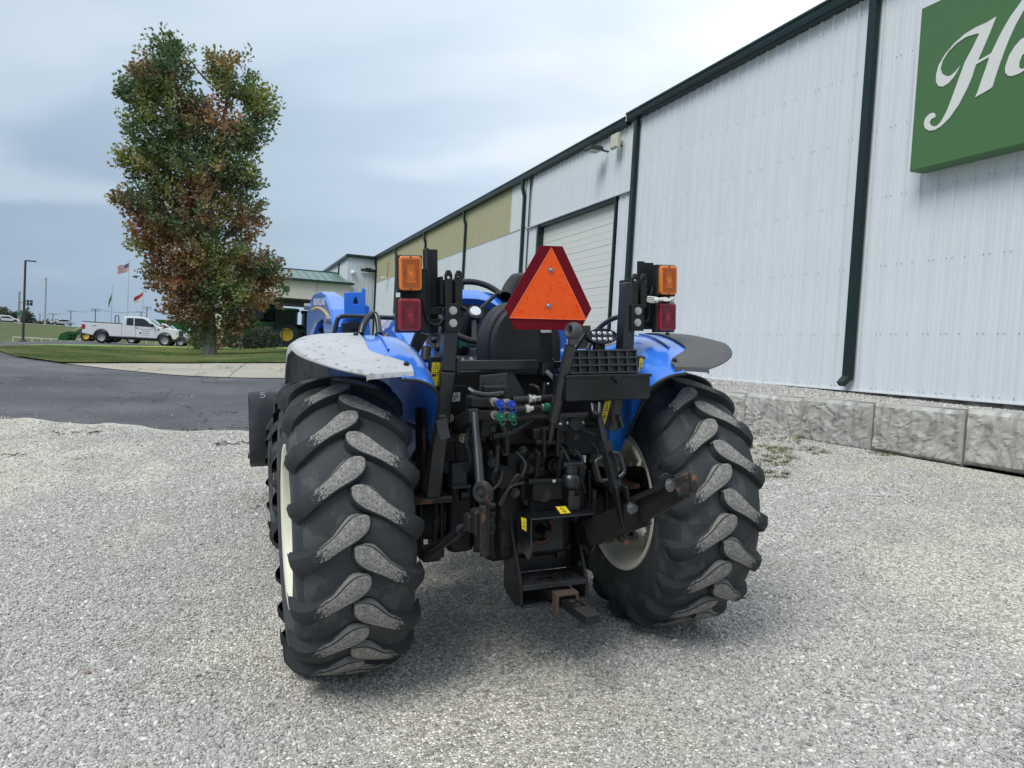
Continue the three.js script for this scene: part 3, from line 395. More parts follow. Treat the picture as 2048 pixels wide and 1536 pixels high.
// --- front wheels
{ const g0 = lugGeo(-1, 1, { W: 0.31, Rr: 0.455, pitch: 0.36, hw: 0.032, base: carc.map((p) => [p[0], p[1] - 0.158]), top: lugR.map((p) => [p[0], p[1] - 0.163]) }), g1 = lugGeo(1, 1, { W: 0.31, Rr: 0.455, pitch: 0.36, hw: 0.032, base: carc.map((p) => [p[0], p[1] - 0.158]), top: lugR.map((p) => [p[0], p[1] - 0.163]) });
  for (const [x, o] of [[-0.84, -1], [0.84, 1]]) { const w = sub('front_wheel'); w.position.set(x, 0.45, -1.92); w.rotation.y = 0.03;
    mesh('tyre', lathe(tyreProfile().map((p) => [p[0] * 0.68, p[1] > 0.42 ? p[1] - 0.158 : lerp(0.23, 0.262, (p[1] - 0.318) / 0.1)]), 64), rubber, w);
    for (let k = 0; k < 14; k++) for (const s of [-1, 1]) { const m = mesh('lug', s < 0 ? g0 : g1, lugM, w, true); m.rotation.x = -(((k + (s > 0 ? 0.5 : 0)) / 14) * Math.PI * 2); }
    mesh('rim', [lathe([[-0.125, 0.24], [-0.12, 0.22], [0.12, 0.22], [0.125, 0.24]], 40), lathe([[o * 0.03, 0.22], [o * 0.05, 0.1], [o * 0.05, 0]], 32)], M.cream, w); } }
// --- chassis, axle, gearbox
mesh('rear_axle', [rod([-0.66, TR, 0], [-0.2, TR, 0], 0.085, 0.13, 20), rod([0.2, TR, 0], [0.66, TR, 0], 0.13, 0.085, 20), rod([-0.68, TR, 0], [-0.62, TR, 0], 0.15, 0.15, 24), rod([0.62, TR, 0], [0.68, TR, 0], 0.15, 0.15, 24), box(0.12, 0.3, 0.3, -0.27, TR, 0, 0.03), box(0.12, 0.3, 0.3, 0.27, TR, 0, 0.03), ...[-0.44, -0.35, 0.35, 0.44].map((x) => box(0.02, 0.34, 0.24, x, TR, 0, 0.008))], M.cast, tractor);
mesh('gearbox', [box(0.4, 0.5, 0.8, 0.02, 0.68, -0.18, 0.04), box(0.34, 0.4, 0.1, 0.02, 0.66, 0.25, 0.03), box(0.3, 0.12, 0.12, 0.02, 0.86, 0.27, 0.02), box(0.5, 0.2, 1.4, 0.02, 0.56, -0.9, 0.03), box(0.26, 0.1, 0.1, -0.02, 0.95, 0.2, 0.02), rod([-0.16, 0.83, 0.3], [-0.16, 0.83, 0.36], 0.05, 0.045, 16), rod([0.17, 0.83, 0.3], [0.17, 0.83, 0.36], 0.05, 0.045, 16), rod([-0.16, 0.83, 0.36], [-0.16, 0.83, 0.375], 0.028, 0.028, 6), rod([0.17, 0.83, 0.36], [0.17, 0.83, 0.375], 0.028, 0.028, 6), ...[[-0.12, 0.5], [0.16, 0.5], [-0.12, 0.76], [0.16, 0.76], [-0.14, 0.62], [0.18, 0.62]].flatMap((p) => bolt([p[0], p[1], 0.3], [0, 0, 1], 0.012, 0.014)), box(0.18, 0.14, 0.06, 0.02, 0.78, 0.31, 0.012), box(0.1, 0.05, 0.05, -0.02, 0.84, 0.34, 0.01)], M.cast, tractor);
mesh('engine', [box(0.46, 0.5, 0.9, 0.02, 0.85, -1.6, 0.04), box(0.3, 0.25, 0.5, 0.02, 0.5, -1.9, 0.03), rod([-0.7, 0.45, -1.92], [0.7, 0.45, -1.92], 0.07, 0.07, 12)], M.cast, tractor);
mesh('belly_frame', [box(0.05, 0.16, 2.0, -0.26, 0.62, -1.1, 0.01), box(0.05, 0.16, 2.0, 0.3, 0.62, -1.1, 0.01)], M.black, tractor);
mesh('rear_platform_wall', [box(0.86, 0.24, 0.02, 0.03, 1.13, 0.06, 0.005), box(0.92, 0.03, 0.95, 0.03, 1.0, -0.42, 0.008), box(0.8, 0.18, 0.02, 0.03, 0.95, 0.1, 0.005)], M.black, tractor);
// --- roll bar posts (upper hoop removed), clevis heads, bolts
for (const [nm, pts, head, ears, bl, cz] of [
  ['l', [[-0.421,0.74,0.22], [-0.364,1.261,0.27], [-0.343,1.512,0.27]], [-0.349,1.578,0.27], [[-0.384,1.575,0.3], [-0.33,1.586,0.3]], [[-0.348,1.504,0.31], [-0.348,1.454,0.31]], -1],
  ['r', [[0.364,0.99,0.27], [0.443,1.34,0.27], [0.461,1.634,0.27]], [0.488,1.586,0.27], [[0.482,1.591,0.3], [0.529,1.596,0.3]], [[0.482,1.51,0.31], [0.48,1.46,0.31]], 1]]) {
  const g = sub('roll_bar_post'); const top = pts[2];
  mesh('post', [bar(pts[0], pts[1], 0.06, 0.075, 0.006), bar(pts[1], top, 0.056, 0.07, 0.006)], M.gloss, g);
  const hx = head[0], hy = head[1];
  mesh('clevis', [box(0.012, 0.115, 0.08, hx - 0.036, hy + 0.005, 0.25, 0.003), box(0.085, 0.11, 0.012, hx, hy, 0.215, 0.003), box(0.012, 0.115, 0.08, hx + 0.036, hy + 0.005, 0.25, 0.003), ...[-0.012, 0.03].map((d) => poly([[-0.014, -0.07], [0.014, -0.07], [0.016, 0.06], [0.008, 0.078], [-0.008, 0.078], [-0.016, 0.06]], 0.014, 0.003, [circ(0, 0.05, 0.006, 8)]).rotateY(Math.PI / 2 * 0).translate(hx + d, hy + 0.008, 0.3))], M.black, g);
  mesh('clamp_plate', [box(0.062, 0.115, 0.012, bl[0][0], (bl[0][1] + bl[1][1]) / 2 - 0.004, 0.312, 0.003)], M.black, g);
  for (const b of bl) mesh('bolt', bolt([b[0], b[1], 0.318], [0, 0, 1], 0.0115, 0.014), M.zinc, g);
}
mesh('post_foot', [box(0.16, 0.022, 0.22, [-0.421,0.732,0.2][0], [-0.421,0.732,0.2][1], 0.16, 0.004), box(0.16, 0.022, 0.22, 0.47, 0.72, 0.12, 0.004)], M.rusty, tractor);
mesh('post_brace', [box(0.018, 0.34, 0.14, [-0.439,0.928,0.16][0], [-0.439,0.928,0.16][1], 0.12, 0.004), rod([-0.386,0.702,0.16], [-0.396,0.531,0.16], 0.011), rod([0.331,0.712,0.2], [0.322,0.497,0.2], 0.011)], M.rusty, tractor);
mesh('linkage_pedal', [bar([-0.411,1.077,0.36], [-0.396,0.997,0.36], 0.045, 0.012, 0.003), bar([0.364,1.064,0.36], [0.383,1.008,0.36], 0.04, 0.012, 0.003), rod([-0.427,1.088,0.36], [-0.395,1.088,0.36], 0.006)], M.darkgrey, tractor);
// --- lights
function lamp(name, x, y, z, w, h, colr, label) { const g = sub(name); tag(g, label); mesh('housing', [poly([[-w / 2 - 0.006, -h / 2 - 0.006], [w / 2 + 0.006, -h / 2 - 0.006], [w / 2 + 0.006, h / 2 + 0.006], [-w / 2 - 0.006, h / 2 + 0.006]], 0.05, 0.008).translate(x, y, z - 0.03)], M.plastic, g);
  const rr = 0.016, sh = new THREE.Shape(); const X = w / 2, Y = h / 2; sh.moveTo(-X + rr, -Y); sh.lineTo(X - rr, -Y); sh.quadraticCurveTo(X, -Y, X, -Y + rr); sh.lineTo(X, Y - rr); sh.quadraticCurveTo(X, Y, X - rr, Y); sh.lineTo(-X + rr, Y); sh.quadraticCurveTo(-X, Y, -X, Y - rr); sh.lineTo(-X, -Y + rr); sh.quadraticCurveTo(-X, -Y, -X + rr, -Y);
  const lens = new THREE.ExtrudeGeometry(sh, { depth: 0.012, bevelEnabled: true, bevelSize: 0.004, bevelThickness: 0.006, bevelSegments: 2, bevelOffset: -0.004 }); lens.translate(x, y, z - 0.004);
  const ribs = []; for (let k = 0; k < 15; k++) { const yy = y - h / 2 + 0.014 + (k / 14) * (h - 0.028); const hole = Math.abs(yy - y) < 0.03; for (const sd of hole ? [-1, 1] : [0]) ribs.push(box(hole ? w * 0.2 : w * 0.78, 0.0038, 0.006, x + sd * w * 0.29, yy, z + 0.0145)); } for (const r of [0.012, 0.02, 0.027]) { const t = new THREE.TorusGeometry(r, 0.0016, 5, 20); t.translate(x, y, z + 0.014); ribs.push(t); }
  const lm = PHY(...colr, 0.22, { clearcoat: 0.6, clearcoatRoughness: 0.1 }); mesh('lens', lens, lm, g); mesh('lens_ribs', ribs, PHY(colr[0] * 0.55, colr[1] * 0.5, colr[2] * 0.6, 0.3), g); mesh('lens_screw', [ball(0.004, x, y + h / 2 - 0.004, z + 0.014, 8, 6), ball(0.004, x, y - h / 2 + 0.004, z + 0.014, 8, 6)], M.darkgrey, g); return g; }
{ const AM = [0.78, 0.2, 0.014], RD = [0.3, 0.01, 0.028];
  const c = (a, b) => [(a[0] + b[0]) / 2, (a[1] + b[1]) / 2];
  let p = c([-0.564,1.709,0.32], [-0.475,1.582,0.32]); lamp('amber_lamp', p[0], p[1], 0.32, 0.088, 0.132, AM, 'left amber turn lamp above the red one');
  p = c([-0.568,1.548,0.32], [-0.481,1.422,0.32]); lamp('red_lamp', p[0], p[1], 0.32, 0.088, 0.126, RD, 'left dark red tail lamp');
  p = c([0.583,1.709,0.32], [0.67,1.582,0.32]); const la = lamp('amber_lamp', p[0], p[1], 0.32, 0.082, 0.126, AM, 'right amber turn lamp above the red one');
  p = c([0.58,1.548,0.32], [0.667,1.421,0.32]); const lr = lamp('red_lamp', p[0], p[1], 0.32, 0.082, 0.122, RD, 'right dark red tail lamp'); }
mesh('lamp_bracket', [box(0.118, 0.25, 0.012, [-0.488,1.546,0.26][0], [-0.476,1.546,0.26][1], 0.26, 0.003), box(0.06, 0.34, 0.01, [-0.415,1.584,0.22][0], [-0.415,1.584,0.22][1], 0.22, 0.003), box(0.01, 0.34, 0.05, [-0.436,1.583,0.22][0], [-0.436,1.583,0.22][1], 0.245, 0.003), box(0.12, 0.03, 0.03, [-0.407,1.458,0.24][0], [-0.407,1.458,0.24][1], 0.24, 0.004), box(0.06, 0.03, 0.03, [-0.406,1.504,0.24][0], [-0.406,1.504,0.24][1], 0.24, 0.004), tube([[-0.458,1.547,0.26], [-0.441,1.467,0.27], [-0.402,1.447,0.28], [-0.375,1.471,0.28]], 0.007)], M.plastic, tractor);
mesh('lamp_bracket', [box(0.085, 0.24, 0.012, [0.63,1.567,0.26][0], [0.63,1.567,0.26][1], 0.26, 0.003), box(0.035, 0.3, 0.012, [0.549,1.586,0.22][0], [0.549,1.586,0.22][1], 0.22, 0.003), box(0.06, 0.3, 0.01, [0.589,1.582,0.22][0], [0.589,1.582,0.22][1], 0.21, 0.003), box(0.09, 0.03, 0.03, [0.577,1.455,0.24][0], [0.577,1.455,0.24][1], 0.24, 0.004), tube([[0.599,1.651,0.26], [0.569,1.561,0.27], [0.554,1.472,0.28], [0.519,1.472,0.28]], 0.007)], M.plastic, tractor);
mesh('white_tie_wrap', [0, 1, 2, 3].map((k) => tube([[0.534,1.563,0.3], [0.559,1.558,0.33], [0.606,1.561,0.335], [0.649,1.559,0.33]].map((q, i) => [q[0], q[1] + 0.008 * (k - 1.5) * (i === 2 ? -0.6 : 0.8), q[2] + 0.003 * k]), 0.0035, 6)).concat(ball(0.012, ...[0.56,1.557,0.34]), ball(0.009, ...[0.58,1.56,0.345])), MAT(0.7, 0.68, 0.62, 0.6), tractor);
// --- cross bar, triangle and its bracket
mesh('cross_bar', [bar([-0.324,1.282,0.24], [0.046,1.281,0.24], 0.048, 0.042, 0.005), bar([0.046,1.281,0.24], [0.183,1.279,0.24], 0.035, 0.03, 0.004), box(0.055, 0.075, 0.07, [0.076,1.272,0.25][0], [0.076,1.272,0.25][1], 0.25, 0.008), box(0.012, 0.07, 0.08, [-0.318,1.282,0.24][0], [-0.318,1.282,0.24][1], 0.24, 0.003)], M.gloss, tractor);
mesh('cross_bar_bolts', [...bolt([[-0.29,1.3,0.24][0], [-0.29,1.302,0.24][1] , 0.24], [0, 1, 0], 0.01, 0.012), ...bolt([[-0.252,1.304,0.24][0], [-0.252,1.304,0.24][1], 0.24], [0, 1, 0], 0.01, 0.012)], M.zinc, tractor);
mesh('latch_pin', [rod([0.062,1.255,0.29], [0.099,1.217,0.3], 0.01), tube([[0.095,1.225,0.3], [0.111,1.185,0.3], [0.108,1.152,0.29]], 0.005)], M.steel, tractor);
{ const g = sub('slow_vehicle_triangle'); const z = 0.42, th = 0.004;
  const out = [[-0.016,1.761,0.42], [0.081,1.761,0.42], [0.21,1.512,0.42], [0.159,1.424,0.42], [-0.123,1.428,0.42], [-0.166,1.514,0.42]], inn = [[0.031,1.753,0.42], [0.184,1.467,0.42], [-0.146,1.473,0.42]];
  const smv = tex(256, 256, (i, j) => { const d = fbm(i / 9, j / 9, 3, 300), k = sm(0.7, 0.76, d); const c = 246 + (hash2(i, j, 1) - 0.5) * 8; return [c, c * lerp(1, 0.75, k), c * lerp(1, 0.7, k)]; }); smv.repeat.set(2.5, 2.5);
  mesh('reflective_border', poly(out, 0.004, 0.001).translate(0, 0, z), PHY(0.15, 0.005, 0.013, 0.5, { specularIntensity: 0.25 }), g);
  mesh('orange_panel', poly(inn, 0.003, 0.001).translate(0, 0, z + 0.0035), PHY(1, 0.125, 0.026, 0.6, { map: smv, specularIntensity: 0.2 }), g);
  const e = [[0, 1], [1, 2], [2, 0]].map(([a, b]) => bar([inn[a][0], inn[a][1], z + 0.005], [inn[b][0], inn[b][1], z + 0.005], 0.003, 0.002, 0)); mesh('panel_edge', e, MAT(1, 0.22, 0.09, 0.5), g);
  for (const p of [[0.027,1.665,0.42], [0.018,1.522,0.42]]) mesh('bolt', [ball(0.008, p[0], p[1], z + 0.006, 12, 8), rod([p[0], p[1], z + 0.004], [p[0], p[1], z + 0.008], 0.011, 0.011, 16)], M.steel, g);
  mesh('sign_bracket', [bar([0.035,1.293,0.34], [0.032,1.369,0.36], 0.064, 0.012, 0.003), bar([0.032,1.365,0.36], [0.015,1.547,0.4], 0.058, 0.008, 0.003)], M.black, g);
  mesh('bracket_clip', box(0.045, 0.012, 0.014, [0.011,1.42,0.415][0], [0.011,1.42,0.415][1], 0.415, 0.002), M.zinc, g); }
// --- fenders
function fender(s) { // s = -1 left, 1 right; arc round the tyre
  const g = sub('fender'); const xc = 0.03, rho = 0.792, cy = TR; const map = (x, th, dr) => [x, cy + (rho + dr) * Math.cos(th), (rho + dr) * Math.sin(th)];
  const xin = s < 0 ? -0.43 : 0.47, xd = s < 0 ? -1 : 1;
  const rows = [], N = 30, T0 = -1.15, T1 = 0.655;
  for (let i = 0; i <= N; i++) { const th = lerp(T0, T1, i / N), r = []; const reach = 0.3 - 0.165 * sm(0.42, 0.6, th); // width of the blue steel
    for (let j = 0; j <= 6; j++) r.push(map(xin - xd * 0.012 * (1 - j / 6), th, lerp(-0.5, -0.13, j / 6)));
    for (let j = 1; j <= 8; j++) { const a = (j / 8) * Math.PI / 2; r.push(map(xin + xd * 0.14 * (1 - Math.cos(a)), th, -0.13 + 0.125 * Math.sin(a))); }
    for (let j = 1; j <= 5; j++) r.push(map(xin + xd * (0.14 + (reach - 0.14 + 0.02) * (j / 5)), th, -0.005 + 0.005 * Math.sin(j / 5 * 3)));
    rows.push(s < 0 ? r : r); }
  const parts = slab(s < 0 ? rows.map((r) => r.slice().reverse()) : rows, -0.006); mesh('panel', parts.map((p) => p), M.blue, g, true);
  mesh('edge_strip', tube(rows[N].slice(2).map((p) => [p[0], p[1] - 0.002, p[2] + 0.002]), 0.007, 6, 50), M.rubberhose, g);
  mesh('pressed_rib', tube([0.05, 0.17, 0.29, 0.4].map((th) => map(xin + xd * 0.175, th, 0.003)), 0.0045, 6, 24), M.blue, g);
  // plastic flap over the outer half
  const f = [], F0 = -1.2, F1 = 0.618; const tabs = [];
  for (let i = 0; i <= 80; i++) { const th = lerp(F0, F1, 1 - (1 - i / 80) ** 1.7), r = []; const inner = xin + xd * (0.255 - 0.145 * sm(0.4, 0.58, th)), outer = xin + xd * (0.52 - 0.335 * Math.pow(clamp((th + 0.12) / 0.775, 0, 1), 7)) ; const lift = 0.008;
    const O = Math.max(Math.abs(outer - xin), Math.abs(inner - xin) + 0.05);
    for (let j = 0; j <= 10; j++) { const x = lerp(inner, xin + xd * O, j / 10); r.push([...map(x, th, lift - 0.012 * (j / 10) ** 2 - 0.03 * Math.pow(j / 10, 7) * sm(0.35, 0.0, th)), x * 1.6, th * 1.2]); }
    const xo = xin + xd * O; const dd = -0.03 * sm(0.35, 0.0, th), kl = 1 - 0.85 * sm(0.3, 0.55, th); r.push([...map(xo + xd * 0.008 * kl, th, lift - 0.013 - 0.007 * kl + dd), xo * 1.6, th * 1.2 + 0.01]); r.push([...map(xo + xd * 0.012 * kl, th, lift - 0.015 - 0.021 * kl + dd * 1.6), xo * 1.6, th * 1.2 + 0.02]); f.push(r); }
  const lastRow = f[80], tail = lastRow.map((p) => [p[0], p[1] - 0.018, p[2] + 0.003, p[3], p[4] + 0.02]); f.push(tail);
  const fm = slab(s < 0 ? f.map((r) => r.slice().reverse()) : f, -0.005);
  mesh('mud_flap', fm, s < 0 ? flapLight : flapDark, g, true);
  for (const [th, dx] of [[0.16, 0.275], [0.56, 0.13]]) { const p = map(xin + xd * dx, th, 0.01); mesh('flap_bolt', [ball(0.011, p[0], p[1], p[2], 10, 6)], M.plastic, g); }
  return g;
}
const flapTex = (base, spots, seed) => tex(512, 512, (i, j) => { const a = fbm(i / 90, j / 90, 5, seed), st = fbm(i / 60 + j / 200, j / 9, 4, seed + 3), h = hash2(i, j, seed); let v = base + (a - 0.5) * 18 + (st - 0.5) * 16 + (h - 0.5) * 6; if (spots) { const cx = Math.floor(i / 26), cy = Math.floor(j / 26), dx = i / 26 - cx - 0.2 - 0.6 * hash2(cx, cy, 1), dy = j / 26 - cy - 0.2 - 0.6 * hash2(cx, cy, 2); if (hash2(cx, cy, 3) < 0.28 && Math.hypot(dx, dy * 1.3) < 0.1 + 0.16 * hash2(cx, cy, 4)) v -= 36; if (sm(0.64, 0.7, fbm(i / 50, j / 36, 5, seed + 9))) v -= 26 * sm(0.64, 0.72, fbm(i / 50, j / 36, 5, seed + 9)); } return [v, v, v * 1.01]; });
const flapLight = MAT(0.86, 0.87, 0.88, 0.6, 0, { map: flapTex(194, true, 200) }), flapDark = MAT(0.5, 0.5, 0.5, 0.62, 0, { map: flapTex(118, false, 220) });
fender(-1); fender(1);
// steps beside the fenders with warning stickers
const sticker = (w, h, draw) => { const t = canvasTex(w, h, (x) => { x.fillStyle = '#e8cf1e'; x.fillRect(0, 0, w, h); x.strokeStyle = '#1a1a10'; x.lineWidth = 4; x.strokeRect(4, 4, w - 8, h - 8); x.fillStyle = '#1a1a10'; draw(x, w, h); }); return new THREE.MeshStandardMaterial({ map: t, roughness: 0.5 }); };
function decal(name, corners, m, parent = tractor) { // flat print on four corners: top left, top right, bottom right, bottom left
  const [a, b, c, d] = corners.map(V), g = new THREE.BufferGeometry(); g.setAttribute('position', new THREE.Float32BufferAttribute([a, d, b, b, d, c].flatMap((p) => [p.x, p.y, p.z]), 3)); g.setAttribute('uv', new THREE.Float32BufferAttribute([0, 1, 0, 0, 1, 1, 1, 1, 0, 0, 1, 0], 2)); g.computeVertexNormals(); const o = new THREE.Mesh(g, m); o.name = name; o.receiveShadow = true; parent.add(o); return o;
}
{ const tri = (x, cx, cy, r) => { x.lineWidth = 5; x.beginPath(); x.moveTo(cx, cy - r); x.lineTo(cx + r, cy + r * 0.75); x.lineTo(cx - r, cy + r * 0.75); x.closePath(); x.stroke(); x.beginPath(); x.moveTo(cx - r * 0.3, cy + r * 0.4); x.lineTo(cx + r * 0.2, cy - r * 0.3); x.lineTo(cx + r * 0.35, cy + r * 0.35); x.fill(); };
  const big = sticker(96, 256, (x) => { tri(x, 48, 48, 30); x.fillRect(4, 86, 88, 4); x.fillRect(18, 104, 38, 40); x.fillRect(12, 124, 50, 30); x.fillStyle = '#e8cf1e'; x.fillRect(26, 112, 22, 14); x.fillStyle = '#1a1a10'; x.fillRect(70, 110, 10, 40); x.fillRect(66, 100, 16, 12); x.fillRect(4, 168, 88, 4); for (let k = 0; k < 7; k++) x.fillRect(16, 182 + k * 9, 40 + ((k * 37) % 24), 3); });
  const small = sticker(96, 128, (x) => { tri(x, 48, 40, 24); x.lineWidth = 5; x.beginPath(); x.arc(48, 92, 20, 0, 6.3); x.stroke(); x.fillRect(36, 84, 26, 14); });
  mesh('fender_step_box', [bar([-0.402,0.932,0.2], [-0.388,1.321,0.2], 0.055, 0.09, 0.012), bar([0.486,1.181,0.28], [0.517,1.313,0.28], 0.05, 0.08, 0.012)], M.plastic, tractor);
  decal('warning_sticker', [[-0.422,1.298,0.262], [-0.385,1.298,0.262], [-0.4,1.199,0.262], [-0.433,1.2,0.262]], big);
  decal('warning_sticker', [[0.482,1.306,0.335], [0.501,1.306,0.335], [0.492,1.243,0.335], [0.477,1.243,0.335]], small);
  decal('warning_sticker', [[0.312,1.122,0.34], [0.345,1.128,0.34], [0.314,1.021,0.34], [0.291,1.031,0.34]], small);
  mesh('sticker_plate', bar([0.315,1.006,0.32], [0.352,1.169,0.32], 0.06, 0.01, 0.002), M.black, tractor);
  const white = new THREE.MeshStandardMaterial({ roughness: 0.5, map: canvasTex(128, 96, (x) => { x.fillStyle = '#cfd2cf'; x.fillRect(0, 0, 128, 96); x.fillStyle = '#222'; for (const p of [[50, 28], [78, 20], [66, 50], [92, 46], [60, 74]]) { x.beginPath(); x.arc(p[0], p[1], 10, 0, 7); x.fill(); } x.fillStyle = '#cfd2cf'; for (const p of [[50, 28], [78, 20], [66, 50]]) { x.beginPath(); x.arc(p[0], p[1], 4, 0, 7); x.fill(); } x.fillStyle = '#222'; for (const k of [0, 1, 2]) x.fillRect(10, 20 + k * 22, 20, 12); x.fillRect(28, 50, 70, 3); }) });
  decal('valve_diagram_sticker', [[-0.332,1.165,0.2], [-0.286,1.17,0.2], [-0.289,1.132,0.2], [-0.336,1.127,0.2]], white);
  mesh('diagram_plate', box(0.1, 0.1, 0.008, [-0.308,1.146,0.19][0], [-0.308,1.146,0.19][1], 0.19, 0.002), M.black, tractor);
  decal('pto_sticker', [[-0.03,0.752,0.609], [0.011,0.752,0.615], [-0.017,0.752,0.728], [-0.059,0.752,0.729]], small);
  decal('pto_sticker', [[-0.175,0.727,0.625], [-0.153,0.72,0.625], [-0.153,0.67,0.625], [-0.171,0.681,0.625]], small); }
// --- seat, wheel, dash, bonnet
{ const s = sub('seat'); const pr = [[-0.115, 1.2], [-0.14, 1.3], [-0.137, 1.4], [-0.1, 1.49], [-0.04, 1.545], [0.05, 1.56], [0.14, 1.545], [0.2, 1.49], [0.235, 1.4], [0.235, 1.3], [0.215, 1.2]];
  const sh = new THREE.Shape(); sh.moveTo(pr[0][0], pr[0][1]); sh.splineThru(pr.slice(1).map((p) => new THREE.Vector2(...p))); const bk = new THREE.ExtrudeGeometry(sh, { depth: 0.06, bevelEnabled: true, bevelSize: 0.03, bevelThickness: 0.035, bevelSegments: 5, bevelOffset: -0.03, curveSegments: 30 }); bk.translate(0, 0, -0.04); bk.rotateX(0); mesh('backrest', bk, MAT(0.014, 0.015, 0.018, 0.55), s);
  const inner = new THREE.ExtrudeGeometry(sh, { depth: 0.02, bevelEnabled: true, bevelSize: 0.02, bevelThickness: 0.012, bevelSegments: 3, bevelOffset: -0.045 }); inner.translate(0, 0, 0.075); mesh('back_shell', inner, MAT(0.018, 0.02, 0.024, 0.42), s);
  mesh('cushion', box(0.44, 0.11, 0.42, 0.04, 1.19, -0.25, 0.04, 3), MAT(0.014, 0.015, 0.018, 0.6), s);
  mesh('suspension', [box(0.34, 0.16, 0.34, 0.04, 1.07, -0.2, 0.02)], M.plastic, s); mesh('armrest', [tube([[0.037,1.588,-0.15], [0.075,1.637,-0.2], [0.121,1.677,-0.25], [0.184,1.689,-0.32]], 0.032, 10, 24)], M.plastic, s); }
{ const w = sub('steering_wheel'); const c = [-0.008,1.534,-0.5], t = new THREE.TorusGeometry(0.195, 0.016, 10, 48); const bits = [t]; for (const a of [0.7, 2.6, 4.5]) bits.push(bar([0.02 * Math.cos(a), 0.02 * Math.sin(a), -0.03], [0.19 * Math.cos(a), 0.19 * Math.sin(a), 0], 0.026, 0.014, 0.004)); const hub = rod([0, 0, -0.045], [0, 0, -0.005], 0.05, 0.042, 20), cap = rod([0, 0, -0.005], [0, 0, 0.004], 0.03, 0.028, 20), column = rod([0, 0, -0.4], [0, 0, -0.04], 0.05, 0.035, 14);
  const rot = (g) => { g.rotateX(-0.62 - 0.0); g.translate(c[0], c[1], c[2]); return g; }; mesh('rim', bits.map(rot), M.rubberhose, w); mesh('hub', [rot(hub), rot(column)], M.plastic, w); mesh('hub_cap', rot(cap), MAT(0.7, 0.72, 0.74, 0.4), w);
  const k = [0.18,1.589,-0.42]; mesh('spinner_knob', [ball(0.024, k[0] + 0.0, k[1] - 0.01, k[2])], M.plastic, w); }
{ const b = sub('bonnet'); // blue hood with a taller cowl at the dash
  const ring = (z, w, y0, y1, rr) => { const p = []; for (let i = 0; i <= 20; i++) { const a = Math.PI * (i / 20), c = Math.cos(a), q = Math.sin(a); p.push([0.03 + w * Math.sign(c) * Math.pow(Math.abs(c), rr), y0 + (y1 - y0) * Math.pow(q, rr), z]); } return p; };
  const hood = sheet([ring(-0.86, 0.43, 0.98, 1.66, 0.62), ring(-0.98, 0.43, 0.96, 1.655, 0.6), ring(-1.3, 0.42, 0.94, 1.62, 0.55), ring(-1.8, 0.39, 0.92, 1.54, 0.5), ring(-2.2, 0.35, 0.9, 1.44, 0.5), ring(-2.36, 0.25, 0.9, 1.3, 0.5), ring(-2.4, 0.06, 0.95, 1.1, 0.6)]); mesh('hood_shell', hood, M.blue, b, true);
  const cowl = [ring(-0.8, 0.285, 1.3, 1.615, 0.75), ring(-0.86, 0.31, 1.3, 1.665, 0.7), ring(-0.95, 0.34, 1.2, 1.675, 0.66)]; mesh('cowl_rim', [sheet(cowl), sheet([ring(-0.8, 0.285, 1.3, 1.615, 0.75), ring(-0.84, 0.25, 1.3, 1.585, 0.75)])], M.blue, b, true);
  const dashR = (z, k) => ring(z, 0.25 * k, 1.15, 1.15 + 0.44 * k, 0.75); mesh('dash_panel', [sheet([dashR(-0.838, 1), dashR(-0.86, 0.75), dashR(-0.875, 0.3), dashR(-0.875, 0.01)]), box(0.5, 0.2, 0.03, 0.03, 1.24, -0.83, 0.01), box(0.34, 0.3, 0.2, 0.06, 1.15, -0.72, 0.04, 2)], MAT(0.05, 0.053, 0.058, 0.5), b);
  mesh('dash_switches', [box(0.03, 0.022, 0.02, ...[-0.042,1.364,-0.6]), box(0.03, 0.022, 0.02, ...[0.007,1.367,-0.6]), box(0.1, 0.05, 0.012, ...[-0.013,1.369,-0.615])], MAT(0.03, 0.11, 0.1, 0.4), b);
  const side = MAT(0.55, 0.36, 0.1, 0.5), HT = [[-0.98, 0.43, 0.96, 1.655, 0.6], [-1.3, 0.42, 0.94, 1.62, 0.55], [-1.8, 0.39, 0.92, 1.54, 0.5], [-2.2, 0.35, 0.9, 1.44, 0.5]];
  const hoodX = (z, y) => { let k = 0; while (k < 2 && z < HT[k + 1][0]) k++; const t = clamp((z - HT[k][0]) / (HT[k + 1][0] - HT[k][0]), 0, 1), m = HT[k].map((v, i) => lerp(v, HT[k + 1][i], t)); const q = Math.pow(clamp((y - m[2]) / (m[3] - m[2]), 0, 0.999), 1 / m[4]); return m[0] && 0.03 - m[1] * Math.pow(Math.sqrt(1 - q * q), m[4]) - 0.007; };
  const patch = (z0, z1, ya0, yb0, ya1, yb1) => { const rows = []; for (let j = 0; j <= 4; j++) { const r = []; for (let i = 0; i <= 14; i++) { const z = lerp(z0, z1, i / 14), y = lerp(lerp(ya0, yb0, j / 4), lerp(ya1, yb1, j / 4), i / 14); r.push([hoodX(z, y), y, z, i / 14, 1 - j / 4]); } rows.push(r); } return sheet(rows); };
  mesh('gold_stripe', patch(-2.05, -1.02, 1.3, 1.275, 1.43, 1.4), side, b, true);
  const nm = new THREE.MeshStandardMaterial({ roughness: 0.4, transparent: true, map: canvasTex(512, 96, (x, w, h) => { x.clearRect(0, 0, w, h); x.fillStyle = '#e4e8ee'; x.font = 'bold 84px sans-serif'; x.textBaseline = 'middle'; x.fillText('NEW HOLLAND', 4, 50, 504); }) });
  mesh('hood_lettering', patch(-2.0, -1.03, 1.42, 1.33, 1.54, 1.45), nm, b, true);
  mesh('air_cleaner_hose', tube([[-0.2, 1.3, -1.0], [-0.34, 1.2, -0.95], [-0.36, 1.05, -0.9]], 0.04), M.rubberhose, b); }
